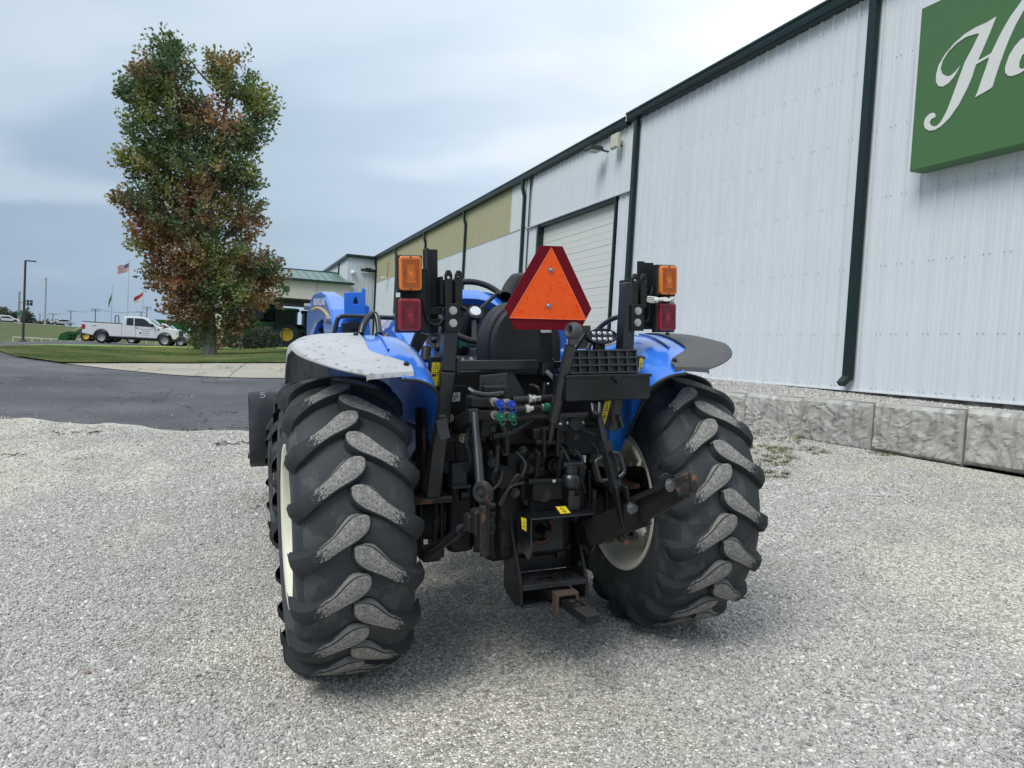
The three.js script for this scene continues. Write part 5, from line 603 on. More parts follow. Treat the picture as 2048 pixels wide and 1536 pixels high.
// --- drawbar frame, PTO guard, PTO shaft
{ const f = sub('drawbar_frame'); const xl = -0.1, xr = 0.19, xm = 0.045, wd = 0.28;
  const side = (x) => { const g = poly([[0.24, 0.69], [0.29, 0.69], [0.33, 0.58], [0.425, 0.4], [0.43, 0.315], [0.36, 0.29], [0.22, 0.33]], 0.014, 0.003, [circ(0.37, 0.44, 0.014, 10), circ(0.3, 0.6, 0.01, 8)]); g.rotateY(-Math.PI / 2); g.translate(x, 0, 0); return g; };
  mesh('side_plate', side(xl), M.black, f); mesh('side_plate', side(xr), M.black, f);
  const stepM = MAT(1, 1, 1, 0.65, 0.1, { map: tex(256, 256, (i, j) => { const k = sm(0.62, 0.74, fbm(i / 34, j / 34, 5, 70)), q = hash2(i, j, 4) * 6; return [lerp(38, 92, k) + q, lerp(40, 62, k) + q, lerp(44, 46, k) + q]; }) }); stepM.map.repeat.set(6, 6);
  mesh('cross_plate', [box(wd, 0.014, 0.17, xm, 0.385, 0.34, 0.003), box(wd, 0.022, 0.014, xm, 0.383, 0.424, 0.003), box(wd, 0.012, 0.2, xm, 0.302, 0.32, 0.003)], stepM, f); mesh('back_plate', [box(wd, 0.12, 0.014, xm, 0.46, 0.27, 0.003), box(0.05, 0.05, 0.02, xm + 0.09, 0.47, 0.285, 0.006), rod([xm - 0.06, 0.47, 0.28], [xm - 0.06, 0.47, 0.3], 0.014, 0.014, 8)], M.black, f);
  const gx = 0.052, gw = 0.28; const flap = (x) => { const g = poly([[0.33, 0.678], [0.5, 0.678], [0.5, 0.545], [0.47, 0.51], [0.33, 0.56]], 0.006, 0.0015); g.rotateY(-Math.PI / 2); g.translate(x, 0, 0); return g; };
  mesh('pto_guard', [box(gw, 0.007, 0.18, gx, 0.681, 0.412, 0.003), flap(gx - gw / 2 + 0.003), flap(gx + gw / 2 - 0.003), rod([gx + 0.06, 0.684, 0.42], [gx + 0.06, 0.697, 0.42], 0.01, 0.01, 8), rod([gx - 0.09, 0.684, 0.4], [gx - 0.09, 0.692, 0.4], 0.008, 0.008, 8)], M.gloss, f);
  mesh('pto_plate', poly([[-0.11, -0.09], [0.1, -0.09], [0.1, 0.09], [-0.11, 0.09]], 0.012, 0.002, [circ(0, 0, 0.06, 24)]).translate(0.03, 0.585, 0.315), MAT(0.032, 0.033, 0.036, 0.6), f);
  const px = 0.03, py = 0.585; const spl = [rod([px, py, 0.24], [px, py, 0.4], 0.019, 0.018, 16)]; for (let k = 0; k < 6; k++) { const a = (k / 6) * 6.283; spl.push(box(0.008, 0.008, 0.09, px + 0.018 * Math.cos(a), py + 0.018 * Math.sin(a), 0.35, 0.002)); } spl.push(rod([px, py, 0.22], [px, py, 0.29], 0.052, 0.046, 24)); mesh('pto_shaft', spl, M.rusty, f); { const t = new THREE.TorusGeometry(0.054, 0.011, 8, 28); t.translate(px, py, 0.31); mesh('pto_seal_ring', t, M.rusty, f); }
  const d0 = [0.025, 0.352, 0.2], d1 = [0.066, 0.345, 0.745]; mesh('drawbar', [bar(d0, d1, 0.062, 0.034, 0.004)], M.black, f); const at = (t) => V(d0).clone().lerp(V(d1), t); for (const [t, r] of [[0.92, 0.018], [0.7, 0.009], [0.78, 0.01]]) { const p = at(t); mesh('pin_hole', rod([p.x, p.y + 0.0172, p.z], [p.x, p.y + 0.0185, p.z], r, r, 18), MAT(0.004, 0.004, 0.004, 0.9), f); const tr = new THREE.TorusGeometry(r + 0.001, 0.0018, 6, 20); tr.rotateX(Math.PI / 2); tr.translate(p.x, p.y + 0.018, p.z); mesh('hole_rim', tr, M.rusty, f); }
  const e = at(0.9); mesh('drawbar_wear_plate', bar([e.x - 0.003, e.y + 0.0175, e.z - 0.045], [e.x + 0.003, e.y + 0.0175, e.z + 0.06], 0.06, 0.002, 0), MAT(0.03, 0.025, 0.023, 0.75), f);
  const c = at(0.6); mesh('drawbar_clamp', [box(0.092, 0.014, 0.05, c.x, c.y + 0.032, c.z, 0.005), box(0.013, 0.08, 0.05, c.x - 0.042, c.y, c.z, 0.005), box(0.013, 0.08, 0.05, c.x + 0.042, c.y, c.z, 0.005)], MAT(0.075, 0.05, 0.04, 0.8), f); mesh('eye_bolt', [hose([[0.0, 0.39, 0.37], [0.0, 0.405, 0.375], [0.05, 0.405, 0.375], [0.05, 0.39, 0.37]], 0.006), ...bolt([0.12, 0.392, 0.38], [0, 1, 0], 0.012, 0.012)], M.cast, f); }
// small fittings of the rear housing
mesh('hose', [tube([[-0.105,0.931,0.38], [-0.082,0.895,0.42], [-0.098,0.853,0.44], [-0.125,0.817,0.42]], 0.008), tube([[0.156,0.927,0.38], [0.181,0.887,0.4], [0.17,0.825,0.4], [0.212,0.74,0.36]], 0.007), tube([[-0.293,1.048,0.36], [-0.31,0.989,0.36], [-0.288,0.915,0.34], [-0.289,0.857,0.3]], 0.008), tube([[0.244,0.96,0.34], [0.272,0.908,0.36], [0.258,0.852,0.34], [0.292,0.778,0.3]], 0.006), tube([[0.002,1.196,0.26], [0.02,1.187,0.3], [0.036,1.155,0.3]], 0.007), tube([[-0.164,0.863,0.38], [-0.181,0.817,0.4], [-0.213,0.789,0.4]], 0.006), tube([[0.258,0.983,0.36], [0.211,1.002,0.36], [0.193,0.988,0.34], [0.174,0.963,0.34]], 0.009)], M.rubberhose, tractor);
mesh('housing_bolts', [[-0.140, 0.929], [-0.062, 0.935], [-0.017, 0.900], [0.172, 0.910], [0.206, 0.844], [-0.096, 0.758], [0.172, 0.710], [-0.140, 0.856], [0.123, 0.709], [-0.047, 0.715], [0.194, 0.782], [-0.194, 0.890]].flatMap(([x, y], i) => bolt([x, y, 0.345], [0, 0, 1], 0.01 + 0.002 * (i % 3), 0.013)), MAT(0.05, 0.048, 0.046, 0.45, 0.3), tractor);
mesh('bearing_cover', [[-0.046, 0.862], [0.078, 0.863]].flatMap(([x, y]) => { const p = [x, y]; return [rod([p[0], p[1], 0.3], [p[0], p[1], 0.365], 0.042, 0.036, 20), rod([p[0], p[1], 0.365], [p[0], p[1], 0.385], 0.024, 0.022, 16), rod([p[0], p[1], 0.385], [p[0], p[1], 0.4], 0.013, 0.013, 6)]; }), M.cast, tractor);
mesh('wiring_clip', [box(0.012, 0.03, 0.012, ...[0.207,0.884,0.36]), box(0.01, 0.02, 0.012, ...[0.394,0.815,0.3])], MAT(0.45, 0.44, 0.4, 0.5), tractor);
// ---------------------------------------------------------------- tree
const leafShape = (() => { // one three-pointed leaf lying in x-y, stalk at the origin, 1 long
  const o = [[0, 0], [-0.42, 0.22], [-0.22, 0.42], [-0.4, 0.78], [-0.12, 0.62], [0, 1], [0.12, 0.62], [0.4, 0.78], [0.22, 0.42], [0.42, 0.22]]; const p = []; for (let i = 1; i + 1 < o.length; i++) p.push(0, 0, 0, o[i][0], o[i][1], -0.06 * Math.abs(o[i][0]), o[i + 1][0], o[i + 1][1], -0.06 * Math.abs(o[i + 1][0])); return p; })();
function twigGeo(n, len, leaf, seed, spread = 1) { // a twig along +y with n leaves
  const r = rngOf(seed), pos = []; const q = new THREE.Object3D(), v = new THREE.Vector3();
  for (let i = 0; i < n; i++) { const t = 0.15 + 0.85 * (i + r()) / n; q.position.set((r() - 0.5) * 0.3 * spread, t * len, (r() - 0.5) * 0.3 * spread); q.rotation.set((r() - 0.5) * 2.4, r() * 6.28, (r() - 0.5) * 2.2, 'YXZ'); const k = leaf * (0.7 + 0.6 * r()); q.scale.set(k, k, k); q.updateMatrix(); for (let j = 0; j < leafShape.length; j += 3) { v.set(leafShape[j], leafShape[j + 1], leafShape[j + 2]).applyMatrix4(q.matrix); pos.push(v.x, v.y, v.z); } }
  const g = new THREE.BufferGeometry(); g.setAttribute('position', new THREE.Float32BufferAttribute(pos, 3)); g.computeVertexNormals(); return g;
}
const leafM = new THREE.MeshPhysicalMaterial({ color: 0xffffff, roughness: 0.75, side: THREE.DoubleSide, transmission: 0.4, thickness: 0 });
function crown(parent, twigs, geo, colour, name = 'crown') { // twigs = [pos, dir, scale]
  const im = new THREE.InstancedMesh(geo, leafM, twigs.length), q = new THREE.Object3D(), up = new THREE.Vector3(0, 1, 0); twigs.forEach(([p, d, k], i) => { q.position.copy(p); q.quaternion.setFromUnitVectors(up, d.clone().normalize()); q.rotateY(R(0, 6.28)); q.scale.setScalar(k); q.updateMatrix(); im.setMatrixAt(i, q.matrix); im.setColorAt(i, colour(p)); }); im.name = name; im.userData.kind = 'stuff'; im.castShadow = im.receiveShadow = true; parent.add(im); return im; }
const barkTex = tex(256, 256, (i, j) => { const v = 120 + 90 * (fbm((i / 256) * 22, (j / 256) * 5, 4, 12) - 0.5) + 20 * hash2(i, j, 1); return [v, v * 0.97, v * 0.93]; }); barkTex.repeat.set(2, 1);
const barkM = MAT(0.9, 0.88, 0.85, 0.95, 0, { map: barkTex, bumpMap: barkTex, bumpScale: 0.03 });
function limb(pts, r0, r1, seg = 8) { const c = new THREE.CatmullRomCurve3(pts.map(V)), n = pts.length * 4, rows = []; const f = c.computeFrenetFrames(n, false); for (let i = 0; i <= n; i++) { const p = c.getPointAt(i / n), r = lerp(r0, r1, i / n), row = []; for (let k = 0; k <= seg; k++) { const a = (k / seg) * Math.PI * 2; const q = p.clone().addScaledVector(f.normals[i], Math.cos(a) * r).addScaledVector(f.binormals[i], Math.sin(a) * r); row.push([q.x, q.y, q.z, k / seg, i / n * 3]); } rows.push(row); } return sheet(rows, true); }
{ const t = thing('maple_tree', 'tall maple with green and reddish leaves standing on the lawn', 'tree'); const [ts, tn] = [31.94,-0.58]; t.position.copy(W3(ts, gh(ts, tn) + 0.02, tn)); t.rotation.y = SITE - Math.PI / 2 - 0.018; // local x points right across the view
  const at = (px, py, z = 0) => [(px - 420 - (712 - py) * 0.05) / 50.7, (712 - py) / 50.7, z];
  const blobs = [[330, 150, 62, 72], [296, 190, 56, 58], [345, 105, 30, 28], [475, 145, 66, 62], [520, 190, 44, 56], [440, 115, 26, 30], [320, 255, 84, 68], [440, 255, 78, 70], [500, 250, 40, 46], [300, 325, 62, 52], [400, 340, 112, 74], [478, 330, 56, 52], [285, 402, 62, 34], [390, 420, 118, 72], [490, 410, 52, 60], [300, 468, 62, 46], [410, 500, 122, 72], [520, 508, 58, 42], [340, 545, 70, 44], [470, 560, 108, 56], [385, 605, 62, 46], [476, 622, 46, 42], [415, 640, 34, 34], [540, 535, 34, 22], [255, 330, 28, 20], [262, 200, 26, 22], [252, 408, 30, 16], [398, 205, 40, 36]];
  const twigs = [], limbs = []; const leader = [at(400, 90), at(470, 90)];
  const trunkTop = at(405, 420); limbs.push(limb([at(420, 715), at(419, 640), at(414, 540), trunkTop], 0.27, 0.17, 12)); limbs.push(limb([trunkTop, at(375, 330, 0.1), at(345, 220, 0.1), at(335, 120, 0)], 0.15, 0.03)); limbs.push(limb([trunkTop, at(430, 320, -0.1), at(455, 220, -0.2), at(468, 120, -0.1)], 0.15, 0.03)); limbs.push(limb([at(418, 560), at(425, 450, 0.3), at(420, 330, 0.5)], 0.12, 0.04));
  for (const b of blobs) { const c = at(b[0] + (b[0] < 380 ? 20 : -4), b[1] + 20), rx = (b[2] - 8) * 0.95 / 50.7, ry = (b[3] - 9) / 50.7, rz = Math.min(rx, 1.6) * 1.05; const core = [lerp(0, c[0], 0.25), Math.max(1.7, c[1] - ry * 0.5 - Math.abs(c[0]) * 0.5), 0];
    for (let k = b[1] < 200 ? 2 : 0; k < 3; k++) { const e = [c[0] + R(-0.7, 0.7) * rx, c[1] + R(-0.3, 0.8) * ry, R(-0.7, 0.7) * rz]; limbs.push(limb([core, [lerp(core[0], e[0], 0.5), lerp(core[1], e[1], 0.4), e[2] * 0.5], e], 0.05, 0.008, 5)); }
    const n = Math.round(rx * ry * 170 + 10); for (let i = 0; i < n; i++) { const a = R(0, 6.28), u = R(-1, 1), w = Math.sqrt(1 - u * u), k = Math.pow(rng(), 0.45) * 0.97; const d = new THREE.Vector3(Math.cos(a) * w, u, Math.sin(a) * w); const p = new THREE.Vector3(c[0] + d.x * rx * k, c[1] + d.y * ry * k, d.z * rz * k + R(-0.1, 0.1)); if (fbm(p.x * 1.5 + 10, p.y * 1.5 + p.z * 1.1, 3, 5) < 0.27) continue; const o = new THREE.Vector3(p.x * 0.35 + d.x * 0.7, 0.55 + d.y * 0.35, d.z * 0.9).add(new THREE.Vector3(R(-0.4, 0.4), R(-0.5, 0.35), R(-0.4, 0.4))); p.addScaledVector(o.clone().normalize(), R(-0.42, -0.02)); twigs.push([p, o, R(0.7, 1.1)]); } }
  for (let i = 0; i < 18; i++) { const p = V(at(R(436, 490), R(620, 664), R(0.2, 0.9))); twigs.push([p, new THREE.Vector3(R(-0.3, 0.5), R(-1, -0.2), R(-0.2, 0.5)), R(0.8, 1.2)]); }
  mesh('trunk', limbs[0], barkM, t, true); mesh('limbs', limbs.slice(1), barkM, t, true);
  crown(t, twigs, twigGeo(15, 0.55, 0.125, 4), (p) => { const f = fbm(p.x * 0.7 + 4, p.y * 0.75 + p.z * 0.6 + 9, 3, 31), g = fbm(p.x * 1.6 + 40, p.y * 1.4 + p.z, 3, 32), red = sm(0.5, 0.72, f) * 0.7 * sm(0.3, 0.5, g) + (rng() < 0.08 ? 0.5 : 0), yel = sm(0.42, 0.68, g); const b = R(0.8, 1.35) * 1.9; const c = [lerp(lerp(0.05, 0.125, yel), 0.19, red), lerp(lerp(0.085, 0.14, yel), 0.075, red), lerp(0.026, 0.04, red)]; return col(c[0] * b, c[1] * b, c[2] * b); });
}
// shrubs by the fence
function shrub(s, n, h, w, label, colour, seed) { const g = thing('shrub', label, 'shrub'); g.position.copy(W3(s, gh(s, n), n)); g.rotation.y = SITE; const tw = []; for (let i = 0; i < 420; i++) { const a = R(0, 6.28), u = R(-0.2, 1), k = Math.pow(rng(), 0.4), q = Math.sqrt(1 - u * u); const d = new THREE.Vector3(Math.cos(a) * q, u, Math.sin(a) * q); tw.push([new THREE.Vector3(d.x * w * 0.5 * k, Math.max(0.05, (d.y * 0.7 + 0.25) * h * k), d.z * w * 0.5 * k), d.clone().add(new THREE.Vector3(R(-0.4, 0.4), 0.6, R(-0.4, 0.4))), R(0.5, 0.85)]); } crown(g, tw, twigGeo(14, 0.4, 0.1, seed), colour, 'foliage'); mesh('stem', [0, 1, 2].map((k) => limb([[0, -0.05, 0], [0.1 * (k - 1), h * 0.3, 0.05], [0.3 * (k - 1), h * 0.7, 0.1 * k]], 0.05, 0.02, 5)), barkM, g, true); return g; }
const dkg = () => { const b = R(0.7, 1.3); return col(0.022 * b, 0.045 * b, 0.022 * b); };
shrub(46.4, 0.75, 1.35, 2.0, 'dark green shrub just right of the maple trunk', dkg, 21); shrub(46.8, 2.0, 1.3, 1.6, 'rounded dark green shrub against the left end of the picket fence', dkg, 22); shrub(46, -1.15, 1.6, 1.7, 'yellowish green bush left of the maple trunk behind the lawn', () => { const b = R(0.7, 1.3); return col(0.1 * b, 0.11 * b, 0.03 * b); }, 23);
// ---------------------------------------------------------------- canopy at the far end, fence and parked green tractors
{ const c = siteThing('drive_through_canopy', 'cream drive-through canopy with green metal roof at the far end of the building', 'canopy'); const cm = MAT(0.72, 0.69, 0.6, 0.8), s0 = 55, n0 = -1.2, n1 = 8.2, yb = 4.4, yt = 5.68, dp = 13;
  for (let k = 0; k < 4; k++) { const a = lerp(n0, n1, k / 4), b = lerp(n0, n1, (k + 1) / 4); mesh('fascia_panel', box(0.18, yt - yb, b - a - 0.025, s0, (yt + yb) / 2, (a + b) / 2, 0.008), cm, c); }
  mesh('fascia_side', [box(dp, yt - yb, 0.18, s0 + dp / 2, (yt + yb) / 2, n0), box(0.18, yt - yb, n1 - n0, s0 + dp, (yt + yb) / 2, (n0 + n1) / 2)], cm, c); mesh('soffit', box(dp - 0.1, 0.06, n1 - n0 - 0.1, s0 + dp / 2, yb + 0.05, (n0 + n1) / 2), MAT(0.3, 0.29, 0.27, 0.8), c);
  for (const n of [-0.45, 4.2]) for (const s of [s0 + 0.35, s0 + dp - 0.5]) if (!(n > 4 && s < 60)) mesh('column', box(0.5, 4.2, 0.5, s, 2.4, n, 0.02), cm, c);
  const rm = MAT(0.12, 0.2, 0.165, 0.4, 0.1), ridge = 7.0, sr = s0 + 6.4; for (let k = 0; k < 17; k++) { const a = lerp(n0 - 0.25, n1 + 0.1, k / 17), b = lerp(n0 - 0.25, n1 + 0.1, (k + 1) / 17); mesh('roof_panel', [sheet([[[s0 - 0.3, yt + 0.1, a], [s0 - 0.3, yt + 0.1, b]], [[sr, ridge, a], [sr, ridge, b]]]), bar([s0 - 0.3, yt + 0.12, a], [sr, ridge + 0.02, a], 0.03, 0.05, 0)], rm, c); }
  mesh('back_roof', sheet([[[s0 + dp + 0.3, yt + 0.1, n0 - 0.25], [s0 + dp + 0.3, yt + 0.1, n1]], [[sr, ridge, n0 - 0.25], [sr, ridge, n1]]]), rm, c); mesh('gable_end', poly([[s0 - 0.2, yt], [s0 + dp, yt], [sr, ridge - 0.05]], 0.08, 0).translate(0, 0, n0 - 0.1), cm, c);
  mesh('gutter', [box(0.16, 0.17, n1 - n0 + 0.45, s0 - 0.32, yt + 0.04, (n0 + n1) / 2, 0.02), box(0.12, 0.09, n1 - n0 + 0.3, sr, ridge + 0.03, (n0 + n1) / 2)], M.green, c); const q = [54.89,5.001,3.756]; mesh('green_square', box(0.03, 0.42, 0.42, 54.895, q[1], q[2]), MAT(0.02, 0.13, 0.035, 0.5), c); }
{ const f = siteThing('picket_fence', 'dark green metal picket fence in front of the canopy', 'fence'); const n0 = 1.5, n1 = 8.6, s = 49; let k = 0; const pg = boxUV(clean(box(0.022, 1.12, 0.022, 0, 0, 0)));
  for (let n = n0; n < n1; n += 0.14, k++) { const y = gh(s, n); const m = mesh('picket', pg, M.green, f, true); m.position.set(s, 0.68 + y, n); } for (let n = n0; n <= n1; n += 1.75) mesh('fence_post', box(0.06, 1.3, 0.06, s, gh(s, n) + 0.62, n), M.green, f); for (const h of [0.2, 1.18]) mesh('rail', bar([s, gh(s, n0) + h, n0], [s, gh(s, n1) + h, n1], 0.035, 0.04, 0), M.green, f); }
const jd = MAT(0.012, 0.095, 0.02, 0.4), jy = MAT(0.72, 0.46, 0.02, 0.5), tyreM = MAT(0.02, 0.02, 0.021, 0.8), glassM = PHY(0.03, 0.05, 0.05, 0.08, { clearcoat: 1 });
function wheelOf(name, r, w, rimMat, parent, x, y, z, rr = 0.55) { const g = new THREE.Group(); g.name = name; g.position.set(x, y, z); parent.add(g); const t = lathe([[-w / 2, r * rr], [-w / 2, r * 0.9], [-w * 0.4, r], [w * 0.4, r], [w / 2, r * 0.9], [w / 2, r * rr]], 32); t.rotateY(Math.PI / 2); mesh('tyre', t, tyreM, g); const d = lathe([[-w * 0.42, r * rr], [-w * 0.3, r * rr * 0.85], [-w * 0.2, r * 0.2], [-w * 0.26, 0], [w * 0.26, 0], [w * 0.2, r * 0.2], [w * 0.3, r * rr * 0.85], [w * 0.42, r * rr]], 28); d.rotateY(Math.PI / 2); const bits = [d]; for (let k = 0; k < 6; k++) { const a = (k / 6) * 6.283; for (const s of [-1, 1]) bits.push(rod([r * 0.36 * Math.cos(a), r * 0.36 * Math.sin(a), s * w * 0.26], [r * 0.36 * Math.cos(a), r * 0.36 * Math.sin(a), s * w * 0.3], r * 0.05, r * 0.05, 6)); } mesh('rim', bits, rimMat, g); return g; }
function face(o, s, n, y, dirS, dirN) { o.position.copy(W3(s, y, n)); o.rotation.y = SITE + Math.atan2(-dirN, dirS); return o; }
function cabTractor() { // length along x, front at +x
  const t = thing('farm_tractor', '', 'tractor', 'green tractors parked under the canopy'); for (const z of [-0.85, 0.85]) { wheelOf('rear_wheel', 0.85, 0.5, jy, t, 0, 0.85, z); wheelOf('front_wheel', 0.6, 0.4, jy, t, 2.6, 0.6, z * 0.95); }
  mesh('hood', [poly([[0.9, 1.0], [0.9, 1.75], [2.2, 1.7], [3.1, 1.55], [3.2, 1.0]], 0.75, 0.06), box(1.2, 0.2, 0.8, 2.4, 1.0, 0)], jd, t); mesh('chassis', [box(3.2, 0.4, 0.5, 1.4, 0.75, 0), rod([0, 0.85, -0.8], [0, 0.85, 0.8], 0.16)], tyreM, t); mesh('cab_frame', [[-0.55, -0.7], [-0.55, 0.7], [0.85, -0.7], [0.85, 0.7]].map(([x, z]) => box(0.08, 1.35, 0.08, x, 1.9, z)).concat(box(1.6, 0.5, 1.5, 0.15, 1.25, 0, 0.05)), tyreM, t); mesh('cab_roof', box(1.75, 0.2, 1.65, 0.15, 2.66, 0, 0.08, 2), jd, t);
  mesh('window', [box(1.3, 1.05, 0.02, 0.15, 2.02, 0.7), box(1.3, 1.05, 0.02, 0.15, 2.02, -0.7), box(0.02, 1.05, 1.3, 0.85, 2.02, 0), box(0.02, 1.05, 1.3, -0.55, 2.02, 0)], new THREE.MeshPhysicalMaterial({ color: 0x6f8a86, transmission: 0.85, thickness: 0, roughness: 0.05 }), t); mesh('fender', [-0.85, 0.85].map((z) => { const g = new THREE.CylinderGeometry(0.98, 0.98, 0.5, 20, 1, true, -1.2, 2.4); g.rotateX(Math.PI / 2); g.rotateZ(0.2); g.translate(0, 0.85, z); return g; }), jd, t); mesh('exhaust', rod([1.1, 1.7, 0.45], [1.1, 2.75, 0.45], 0.05), tyreM, t); mesh('seat', box(0.5, 0.7, 0.5, -0.1, 1.75, 0, 0.06), tyreM, t); return t; }
{ const a = cabTractor(); a.userData.label = 'green cab tractor with yellow wheels behind the fence, beside the loader arm'; face(a, 57.4, 4.2, 1.0, 0.15, -1); const b = copyOf(a, 'green cab tractor with black exhaust farther back under the canopy, behind the first'); face(b, 60, 6.1, 1.0, -0.8, -0.6); const d = copyOf(a, 'green cab tractor partly hidden by the drooping maple leaves'); face(d, 60.5, 2.4, 1.0, -1, -0.2); d.scale.setScalar(1.12); }
// ---------------------------------------------------------------- vehicles on the drive and the road
const carWhite = PHY(0.78, 0.79, 0.81, 0.35, { clearcoat: 0.8, clearcoatRoughness: 0.1 }), darkP = MAT(0.02, 0.02, 0.022, 0.5), silverRim = MAT(0.36, 0.37, 0.39, 0.45, 0.3), tinted = PHY(0.012, 0.014, 0.017, 0.06, { clearcoat: 1 });
const arch = (cx, r, y) => Array.from({ length: 11 }, (_, i) => { const a = Math.PI * (i / 10); return [cx + r * Math.cos(a), Math.max(y, 0.42 + r * Math.sin(a) * 1.0)]; });
function pickup(label) { const t = thing('pickup_truck', label, 'pickup truck'); const z = 0.99;
  const prof = [[0.02, 0.62], [0.0, 1.38], [0.06, 1.42], [2.52, 1.44], [2.56, 1.48], [2.68, 1.92], [2.86, 1.99], [3.8, 2.0], [4.1, 1.95], [4.9, 1.4], [5.1, 1.34], [6.12, 1.25], [6.3, 1.08], [6.32, 0.56], ...arch(5.38, 0.5, 0.5), ...arch(1.25, 0.5, 0.5)];
  const g = poly(prof, 1.96, 0.05); mesh('body', g, carWhite, t);
  const win = (pts, zz) => { const q = poly(pts, 0.012, 0.002); q.translate(0, 0, zz); return q; }; for (const s of [-1, 1]) { mesh('side_window', win([[2.84, 1.38], [2.88, 1.86], [3.3, 1.88], [3.3, 1.35]], s * 0.985), tinted, t); mesh('side_window', win([[3.38, 1.34], [3.38, 1.88], [3.88, 1.88], [4.08, 1.82], [4.64, 1.32]], s * 0.985), tinted, t); mesh('door_seam', [box(0.014, 0.85, 0.01, 3.46, 0.98, s * 0.977), box(0.014, 0.95, 0.01, 4.74, 0.95, s * 0.977), box(0.014, 0.85, 0.012, 2.54, 0.99, s * 0.977), box(2.0, 0.012, 0.01, 3.72, 0.56, s * 0.977)], darkP, t); mesh('door_handle', box(0.2, 0.05, 0.03, 3.5, 1.2, s * 0.985, 0.01), darkP, t); mesh('side_mirror', box(0.16, 0.2, 0.24, 4.55, 1.45, s * 1.1, 0.04), darkP, t); mesh('fender_vent', win([[4.92, 1.2], [5.0, 1.24], [5.02, 1.1], [4.94, 1.06]], s * 0.982), darkP, t); mesh('headlight', box(0.2, 0.3, 0.3, 6.2, 1.0, s * 0.84, 0.04), PHY(0.6, 0.6, 0.6, 0.1, { clearcoat: 1 }), t); mesh('tail_light', box(0.24, 0.34, 0.16, 0.1, 1.1, s * 0.92, 0.03), PHY(0.35, 0.01, 0.02, 0.15, { clearcoat: 1 }), t); mesh('arch_lip', [5.38, 1.25].map((x) => { const q = new THREE.TorusGeometry(0.49, 0.03, 6, 20, Math.PI); q.translate(x, 0.5, s * 0.965); return q; }), darkP, t); }
  mesh('windscreen', (() => { const q = box(0.012, 0.86, 1.6, 0, 0, 0); q.rotateZ(0.92); q.translate(4.62, 1.69, 0); return q; })(), tinted, t); mesh('grille', [box(0.06, 0.42, 1.3, 6.32, 0.98, 0, 0.02)], darkP, t); mesh('front_bumper', box(0.3, 0.34, 1.96, 6.26, 0.58, 0, 0.06), darkP, t); mesh('rear_bumper', box(0.26, 0.2, 1.9, 0.0, 0.62, 0, 0.05), MAT(0.1, 0.1, 0.1, 0.4, 0.5), t); mesh('bed_rail', [box(2.6, 0.035, 0.1, 1.3, 1.45, 0.93), box(2.5, 0.035, 0.1, 1.3, 1.45, -0.93)], darkP, t); mesh('underbody', box(5.2, 0.25, 1.5, 3.2, 0.48, 0), darkP, t);
  for (const x of [1.25, 5.38]) for (const s of [-1, 1]) wheelOf('wheel', 0.41, 0.27, silverRim, t, x, 0.41, s * 0.86, 0.62);
  return t; }
{ const p = pickup('white pickup truck with dark side windows parked on the drive beyond the lawn'); face(p, 57.9, -8.9, gh(58, -8) - 0.0, -0.122, 0.992); p.scale.setScalar(0.95);
  const print = new THREE.MeshStandardMaterial({ transparent: true, roughness: 0.4, map: canvasTex(256, 160, (x) => { x.clearRect(0, 0, 256, 160); x.strokeStyle = '#3c5a48'; x.lineWidth = 6; x.beginPath(); x.moveTo(10, 40); x.bezierCurveTo(30, 5, 40, 60, 60, 20); x.bezierCurveTo(80, 60, 110, 20, 130, 36); x.bezierCurveTo(160, 60, 190, 10, 240, 30); x.stroke(); x.fillStyle = '#44584a'; x.fillRect(60, 62, 150, 6); x.beginPath(); x.arc(40, 108, 18, 0, 7); x.fill(); x.fillRect(80, 104, 110, 7); x.fillRect(60, 140, 140, 5); }) });
  decal('door_lettering', [[3.62, 1.25, 0.984], [4.6, 1.25, 0.984], [4.6, 0.66, 0.984], [3.62, 0.66, 0.984]], print, p);
  const fx = new THREE.MeshStandardMaterial({ transparent: true, roughness: 0.4, map: canvasTex(128, 40, (x) => { x.clearRect(0, 0, 128, 40); x.fillStyle = '#2a2d30'; x.font = 'bold italic 34px sans-serif'; x.fillText('4X4', 20, 32); }) }); decal('bed_lettering', [[0.55, 1.25, 0.984], [1.15, 1.25, 0.984], [1.15, 1.12, 0.984], [0.55, 1.12, 0.984]], fx, p);
  const q = pickup('second white pickup mostly hidden behind the first, its nose showing to the right'); face(q, 77, -9.2, gh(77, -7) + 0.0, -0.1, 0.995); }
const sedanProf = [[0.05, 0.5], [0.0, 0.85], [0.15, 0.98], [0.7, 1.02], [1.35, 1.4], [2.3, 1.45], [2.9, 1.38], [3.6, 1.0], [4.5, 0.86], [4.72, 0.7], [4.72, 0.4], ...arch(3.85, 0.36, 0.32), ...arch(0.95, 0.36, 0.32)];
function sedan(label, paint, prof = sedanProf) { const t = thing('car', label, 'car'); mesh('body', poly(prof, 1.76, 0.06), paint, t); for (const s of [-1, 1]) mesh('side_window', poly([[0.95, 1.03], [1.42, 1.34], [2.28, 1.38], [2.8, 1.32], [3.35, 1.02]], 0.012, 0.002).translate(0, 0, s * 0.885), tinted, t); mesh('windscreen', bar([2.95, 1.38, 0], [3.55, 1.03, 0], 1.5, 0.02, 0), tinted, t); for (const x of [0.95, 3.85]) for (const s of [-1, 1]) wheelOf('wheel', 0.32, 0.2, silverRim, t, x, 0.32, s * 0.8, 0.65); return t; }
